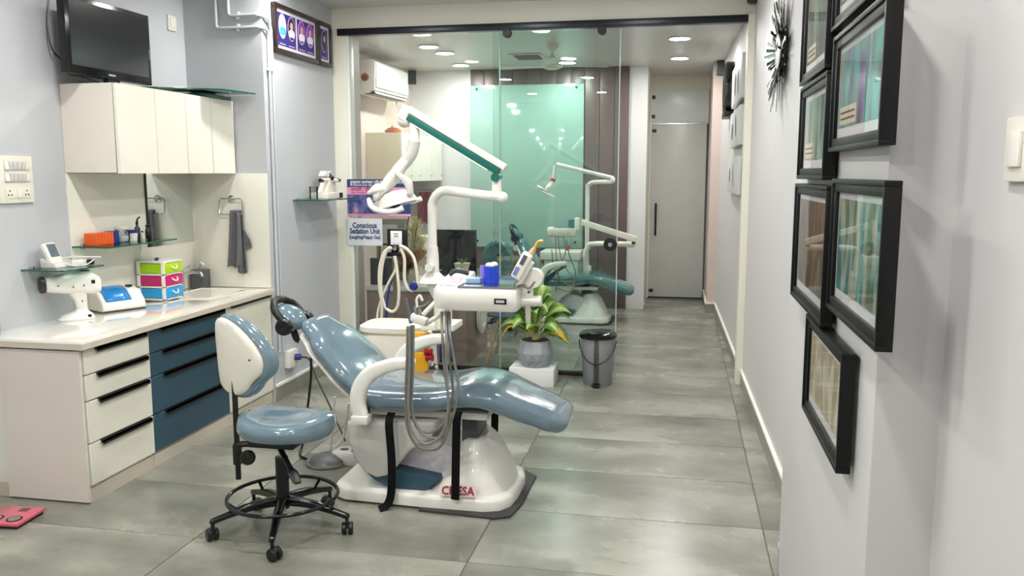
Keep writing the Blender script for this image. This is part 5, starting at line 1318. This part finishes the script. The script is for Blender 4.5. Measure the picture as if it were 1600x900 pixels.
# dark folder and certificate frame leaning at the left of the desk
t = thing('dark_box', 'dark slate document box on the desk behind the sign', 'box', (-2.42, 6.64, .6265))
a0_, a1_ = P(570, 402, Y=6.68), P(632, 444, Y=6.68)
B(max(a0_.x, -2.52), a1_.x - .10, 6.62, 6.665, .6265, a0_.z).build('case', mat('slate_dark', (44, 52, 60), 0.5), t, bevel=0.004)
B(max(a0_.x, -2.52) + .01, a1_.x - .11, 6.616, 6.62, .64, a0_.z - .015).build('front', mat('slate_dark2', (36, 44, 52), 0.45), t, bevel=0.002)
t = thing('certificate_frame', 'thin black certificate frame leaning behind the document box', 'picture frame', (-2.5, 6.85, .6265))
MB().obox((-2.46, 6.86, .79), (.13, .014, .32), Matrix.Rotation(-.06, 3, 'X')).build('frame', frame_m, t, bevel=0.002)
MB().obox((-2.46, 6.851, .79), (.105, .004, .29), Matrix.Rotation(-.06, 3, 'X')).build('certificate', mat('cert_paper', (222, 216, 186), 0.6), t)
t = thing('notice_frame', 'tall pale framed notice standing on the desk behind the hoses', 'picture frame', (-2.2, 6.95, .6265))
a0_, a1_ = P(588, 345, Y=6.95), P(640, 430, Y=6.95)
B(a0_.x, a1_.x, 6.94, 6.955, .6265, a0_.z + .02).build('frame', mat('notice_grey', (150, 146, 138), 0.5), t, bevel=0.003)
B(a0_.x + .03, a1_.x - .10, 6.936, 6.94, .68, a0_.z - .03).build('sheet', mat('notice_paper', (214, 214, 206), 0.6), t)
# dried pampas and feather vase
vz = P(645, 470, Y=6.72)
t = thing('pampas_vase', 'vase of dried pampas plumes and long feathers on the desk', 'dried flowers', (vz.x, 6.72, .6265))
MB().lathe([(0, 0), (.035, 0), (.05, .05), (.03, .12), (.035, .13), (0, .13)], (vz.x, 6.72, .6268), 16).build('vase', mat('beige_vase', (176, 160, 140), 0.5), t)
tan, rus, crm, olv = mat('pampas_tan', (206, 160, 128), 0.9, var=.2, vscale=50), mat('pampas_rust', (168, 120, 96), 0.9, var=.2, vscale=50), mat('pampas_cream', (232, 222, 172), 0.9, var=.15, vscale=50), mat('feather_olive', (74, 74, 56), 0.7)
def plume(base, tip, r, m, n=420):
    base, tip = V(base), V(tip); mb = MB(); d = tip - base
    mb.tube([base, base + d * .6], .003, 5, sm=False)
    for k in range(n):
        u = random.uniform(.2, .98); a = random.uniform(0, 2 * PI); p = base + d * u
        w_ = r * math.sin(PI * (u - .2) / .85); sp_ = V((math.cos(a), math.sin(a), .9)).normalized()
        q_ = p + sp_ * w_ * 1.3; s_ = sp_.cross(d).normalized() * .007
        mb.add([p - s_, p + s_, q_], [(0, 1, 2)])
    o = mb.build('plume', m, t, smooth=False); o['kind'] = 'stuff'
vb = V((vz.x, 6.72, .75))
for tp, r, m in (((630, 412), .13, rus), ((643, 400), .14, tan), ((620, 425), .11, rus), ((656, 402), .11, tan), ((648, 340), .10, crm), ((657, 372), .10, crm)):
    plume(vb, P(*tp, Y=6.72), r, m)
for pts in (((640, 440), (634, 380), (640, 330)), ((642, 440), (650, 360), (664, 308))):
    MB().tube([P(*p, Y=6.70) for p in pts], (.010, .004), 6).build('feather', olv, t)
# dining chair behind the glass
t = thing('side_chair', 'side chair with dark blue seat and splayed wooden legs behind the glass', 'chair', (-1.36, 6.75, 0))
sc_ = V((-1.34, 6.80, 0))
MB().slab([(sc_ + V((-.17, 0, .395)), .17, .022), (sc_ + V((0, 0, .385)), .18, .022), (sc_ + V((.17, 0, .395)), .17, .022)], caps=(.03, .03), e=3).build('seat', mat('seat_blue', (58, 74, 92), 0.5), t)
for sx_, sy_ in ((-1, -1), (1, -1), (1, 1), (-1, 1)):
    MB().tube([sc_ + V((sx_ * .10, sy_ * .10, .37)), sc_ + V((sx_ * .19, sy_ * .19, .001))], (.017, .012), 10, sm=False).build('leg', wood_m, t)
B(sc_.x - .09, sc_.x + .09, sc_.y - .09, sc_.y + .09, .352, .366).build('under_frame', black_m, t)

# washbasin and pink towel at the back left
t = thing('washbasin', 'white bowl washbasin at the back left corner', 'basin', (-2.82, 9.3, .60))
MB().lathe([(.05, 0), (.13, .01), (.19, .08), (.21, .17), (.20, .17), (.17, .08), (.10, .02), (.0, .015)], (-2.82, 9.35, .66), 26).build('bowl', plast_m, t)
B(-3.12, -2.62, 9.05, 9.66, .62, .66).build('counter', top_m, t)
B(-3.10, -2.66, 9.12, 9.64, 0, .62).build('pedestal', lam_m, t)
t = thing('tap', 'slim chrome swan-neck tap over the white bowl washbasin', 'tap', (-3.0, 9.55, .66))
MB().tube([(-2.98, 9.55, .6605), (-2.98, 9.55, .92), (-2.95, 9.52, .97), (-2.88, 9.46, .95)], .012, 8).build('pipe', chrome_m, t)
MB().cyl((-2.98, 9.55, .80), (-2.92, 9.50, .82), .008).build('lever', chrome_m, t)
p_ = P(664, 345, Y=9.62)
t = thing('hand_towel', 'dusty pink hand towel hanging on the back wall above the washbasin', 'towel', (p_.x, 9.62, .95))
o = cloth(p_.x - .10, p_.x + .10, .95, 1.33, 9.645, -1).build('cloth', mat('pink_towel', (150, 74, 92), 0.9), t); mo = o.modifiers.new('thick', 'SOLIDIFY'); mo.thickness = .01
MB().tube([(p_.x - .13, 9.645, 1.335), (p_.x + .13, 9.645, 1.335)], .012, 8, sm=False).build('rail', chrome_m, t)

# second stool back (teal)
p_ = P(778, 402, Y=8.05)
t = thing('dental_stool', 'round-backed teal stool in the inner room', 'stool', (p_.x, 8.05, 0))
MB().lathe([(0, -.02), (.13, -.02), (.155, 0), (.15, .03), (.12, .045), (.06, .03), (0, .028)], p_, 30, Matrix.Rotation(PI / 2, 3, 'X') @ Matrix.Rotation(0, 3, 'Z'), sx=1.02, sy=1.12).build('backrest', vinyl2_m, t)
MB().obox(p_ + V((.03, -.05, .01)), (.05, .03, .08)).build('bracket', mat('tan_plastic', (196, 170, 140), 0.4), t, bevel=0.006)
MB().cyl(p_ + V((.03, -.055, .035)), p_ + V((.03, -.085, .035)), .022).build('bracket_knob', black_m, t)
MB().tube([p_ + V((.0, .02, -.1)), (p_.x, 8.09, .40)], .012, 8, sm=False).build('post', black_m, t)
MB().lathe([(0, 0), (.19, 0), (.20, .03), (.18, .06), (0, .065)], (p_.x + .05, 8.27, .40), 26).build('seat', vinyl2_m, t)
MB().cyl((p_.x + .05, 8.27, .08), (p_.x + .05, 8.27, .40), .025).build('column', black_m, t)
for k in range(5):
    a = k * 2 * PI / 5; e_ = V((p_.x + .05 + .24 * math.cos(a), 8.27 + .24 * math.sin(a), .05))
    lg = MB().tube([(p_.x + .05, 8.27, .10), e_], .014, 8, sm=False).build('leg', black_m, t)
    MB().ell(e_ + V((0, 0, -.022)), (.024, .024, .027), n=10, m=6).build('castor', black_m, lg)

# second dental chair unit
O2 = (-1.12, 8.85, 0)
u2 = thing('dental_chair', 'teal dental chair unit seen through the glass in the inner room', 'dental chair', O2)
chair_body(u2, O2, vinyl2_m, [(-.28, .50, .24, .05), (-.36, .60, .26, .055), (-.45, .76, .22, .05), (-.52, .88, .14, .042)], (-.60, 0, .97, math.radians(50)), dz=.07, straps=False)
Y2 = 9.15
g = lambda a, b_, y=Y2: P(a, b_, Y=y)
z9 = lambda py: g(915, py).z
B(g(852, 400).x, g(905, 400).x, 9.05, 9.40, .08, g(880, 405).z).build('spittoon_box', mat('mint_plastic', (206, 222, 212), 0.35), u2, bevel=0.02)
B(g(846, 400).x, g(908, 400).x, 9.03, 9.42, g(880, 405).z + .001, g(880, 392).z).build('spittoon_lid', plast_m, u2, bevel=0.012)
px_ = g(917, 400).x
MB().cyl((px_, Y2, .02), (px_, Y2, g(917, 415).z), .05).build('unit_column', mat('mint_plastic', (206, 222, 212), 0.35), u2)
MB().tube([V((px_, Y2, g(917, 415).z)), V((px_, Y2, g(917, 300).z)), V((px_ + .01, Y2, g(919, 290).z)), V((px_ + .06, Y2 - .02, g(928, 285).z)), g(956, 284, 9.0)], .023, 12, k=5).build('lamp_post', plast_m, u2)
sa2 = MB().tube([g(957, 278, 9.0), g(870, 257, 9.0)], .022, 12, sm=False).build('spring_arm', plast_m, u2)
MB().ell(g(957, 281, 9.0), (.03, .03, .04), n=12, m=8).build('joint', plast_m, sa2)
MB().tube([g(867, 258, 9.0), g(866, 270, 9.0), g(865, 280, 9.0)], .020, 12).build('drop_tube', plast_m, u2)
MB().cyl(g(865, 279, 9.0), g(863, 284, 9.0), .026).build('red_band', red_m, u2)
ol2 = MB().slab([(g(863, 285, 9.0), .03, .02), (g(857, 294, 9.0), .045, .03), (g(852, 302, 9.0), .03, .02)], caps=(.02, .02)).build('operating_light', plast_m, u2)
MB().slab([(g(850, 300, 9.0), .05, .010), (g(858, 304, 9.0), .06, .012), (g(865, 307, 9.0), .04, .010)], caps=(.02, .02)).build('reflector', plast_m, ol2)
MB().tube([g(840, 291, 8.98), g(846, 294, 8.95), g(852, 298, 8.95)], .012, 8).build('handle', bone_m, ol2)
tz0, tz1 = g(880, 369, 8.8).z, g(880, 355, 8.8).z
c2_ = MB().loft([rbox((g(855, 360, 8.7).x + g(902, 360, 8.7).x) / 2, 8.72, (g(902, 360, 8.7).x - g(855, 360, 8.7).x) / 2 * k, .16 * k, z) for k, z in ((.86, tz0), (.97, tz0 + .02), (1, tz1 - .02), (.96, tz1))]).build('instrument_console', plast2_m, u2)
MB().loft([rbox(g(880, 352, 8.72).x, 8.72, .10, .10, z) for z in (tz1 + .0005, tz1 + .01)]).build('steel_tray', steel_m, c2_)
B(g(889, 350, 8.7).x, g(897, 350, 8.7).x, 8.66, 8.76, tz1 + .0005, tz1 + .085).build('teal_case', mat('case_teal', (30, 110, 130), 0.4), c2_)
B(g(898, 350, 8.7).x, g(905, 350, 8.7).x, 8.66, 8.78, tz1 - .02, tz1 + .105).build('display_head', plast_m, c2_, bevel=0.006)
ta = MB().obox((g(908, 347, 8.75) + g(994, 374, 8.75)) / 2, ((g(908, 347, 8.75) - g(994, 374, 8.75)).length, .05, .06), Matrix.Rotation(math.atan2(-(g(994, 374, 8.75).z - g(908, 347, 8.75).z), g(994, 374, 8.75).x - g(908, 347, 8.75).x), 3, 'Y')).build('console_arm', plast2_m, u2, bevel=0.008)
MB().tube([V((px_ - .01, Y2 - .05, .3)), V((px_ - .01, Y2 - .05, g(915, 400).z)), V((px_ + .02, Y2 - .06, g(920, 386).z)), V((px_ + .09, Y2 - .1, g(930, 380).z)), g(992, 382, 8.78)], .03, 12, k=5).build('swivel_arm', plast2_m, u2)
MB().cyl(g(990, 381, 8.77), g(990, 374, 8.76), .02).build('arm_pivot', mat('dark_grey', (70, 72, 76), 0.4), u2)
for pts in (((868, 369), (869, 400), (872, 430), (868, 455)), ((872, 369), (876, 400), (885, 420), (898, 440), (890, 455), (870, 450)), ((880, 369), (884, 390), (880, 405)), ((862, 390), (866, 420), (880, 440), (895, 445), (899, 425), (890, 400), (885, 375))):
    MB().tube([g(*p, 8.55) for p in pts], .006, 6).build('hose', hose_m, u2)
for k, (a, b_) in enumerate((((850, 430), (870, 412)), ((852, 436), (882, 416)), ((852, 442), (870, 424)))):
    MB().tube([g(*a, 8.6), g(*b_, 8.6)], .016, 8, sm=False).build('instrument_grip', mat('dark_slate', (50, 58, 66), 0.4), u2)
    MB().ell(g(*b_, 8.6), (.024, .024, .022), n=10, m=6).build('instrument_tip', mat('dark_slate', (50, 58, 66), 0.4), u2)
o = MB().lathe([(0, 0), (.022, 0), (.026, .05), (0, .05)], (g(887, 394, 9.2).x, 9.2, g(880, 392).z + .0015), 14).build('red_cup', red_m)
tag(o, 'small red cup standing on the inner spittoon lid', 'cup')

# ================================================================== NITROUS-OXIDE STAND IN FRONT OF THE GLASS
YN = 5.55
n = lambda a, b_, y=YN: P(a, b_, Y=y)
nx = n(617, 400).x
t = thing('gas_sedation_stand', 'black-headed sedation gas stand with looped cream hoses in front of the poster', 'gas stand', (nx, YN, 0))
MB().cyl((nx, YN, .03), (nx, YN, n(617, 395).z), .016).build('pole', mat('olive_pole', (110, 108, 90), 0.4), t)
for k in range(5):
    a = k * 2 * PI / 5 + .3; e_ = V((nx + .22 * math.cos(a), YN + .22 * math.sin(a), .04))
    lg = MB().tube([(nx, YN, .08), e_], .014, 8, sm=False).build('leg', black_m, t)
    MB().ell(e_ + V((0, 0, -.016)), (.02, .02, .0235), n=10, m=6).build('castor', black_m, lg)
a0_, a1_ = n(603, 358), n(634, 382)
hd = B(a0_.x, a1_.x, YN + .02, YN + .05, a1_.z - .02, a0_.z).build('back_board', black_m, t, bevel=0.004)
a0_, a1_ = n(609, 361), n(627, 383)
cd = B(a0_.x, a1_.x, YN + .012, YN + .0195, a1_.z, a0_.z).build('display_card', paper_m, t, bevel=0.002)
for k in range(2): B(a0_.x + .025, a1_.x - .025, YN + .0105, YN + .0119, a0_.z - .022 - k * .016, a0_.z - .017 - k * .016).build('print_line', mat('ink', (60, 50, 50), 0.6), cd)
MB().obox(n(617, 397), (.11, .06, .03)).build('manifold', black_m, t, bevel=0.008)
MB().ell(n(617, 389), (.03, .03, .03), n=14, m=8).build('regulator', black_m, t)
MB().cyl(n(617, 389, YN - .03), n(617, 389, YN - .05), .012).build('regulator_centre', chrome_m, t)
for px in (609, 626): MB().cyl(n(px, 392, YN - .03), n(px, 392, YN - .06), .010).build('port', chrome_m, t)
def nh(pts, r=.011, m=hosew_m): MB().tube([n(a, b_, YN - .05 - .02 * i_) for i_, (a, b_) in enumerate([(a, b_) for a, b_ in pts])] if False else [n(a, b_, YN - .06) for a, b_ in pts], r, 8, k=6).build('hose', m, t)
nh([(612, 387), (600, 395), (593, 420), (593, 450), (597, 475), (596, 500), (597, 520)])
nh([(610, 386), (604, 392), (597, 415), (595, 450), (600, 475), (607, 485), (616, 486), (622, 475), (623, 450), (620, 420), (617, 400)])
nh([(624, 384), (634, 388), (646, 402), (651, 425), (652, 445), (645, 454), (637, 450), (632, 435), (632, 405), (626, 388)])
nh([(616, 400), (618, 420), (608, 440), (597, 465), (590, 490), (589, 520)], .009)
nh([(609, 445), (605, 470), (603, 500), (602, 520)], .008, MATS['navy_plastic'])
MB().lathe([(0, -.02), (.028, -.02), (.032, 0), (.022, .02), (0, .02)], n(646, 447, YN - .07), 14, Matrix.Rotation(PI / 2, 3, 'X')).build('mask_valve', MATS['navy_plastic'], t)
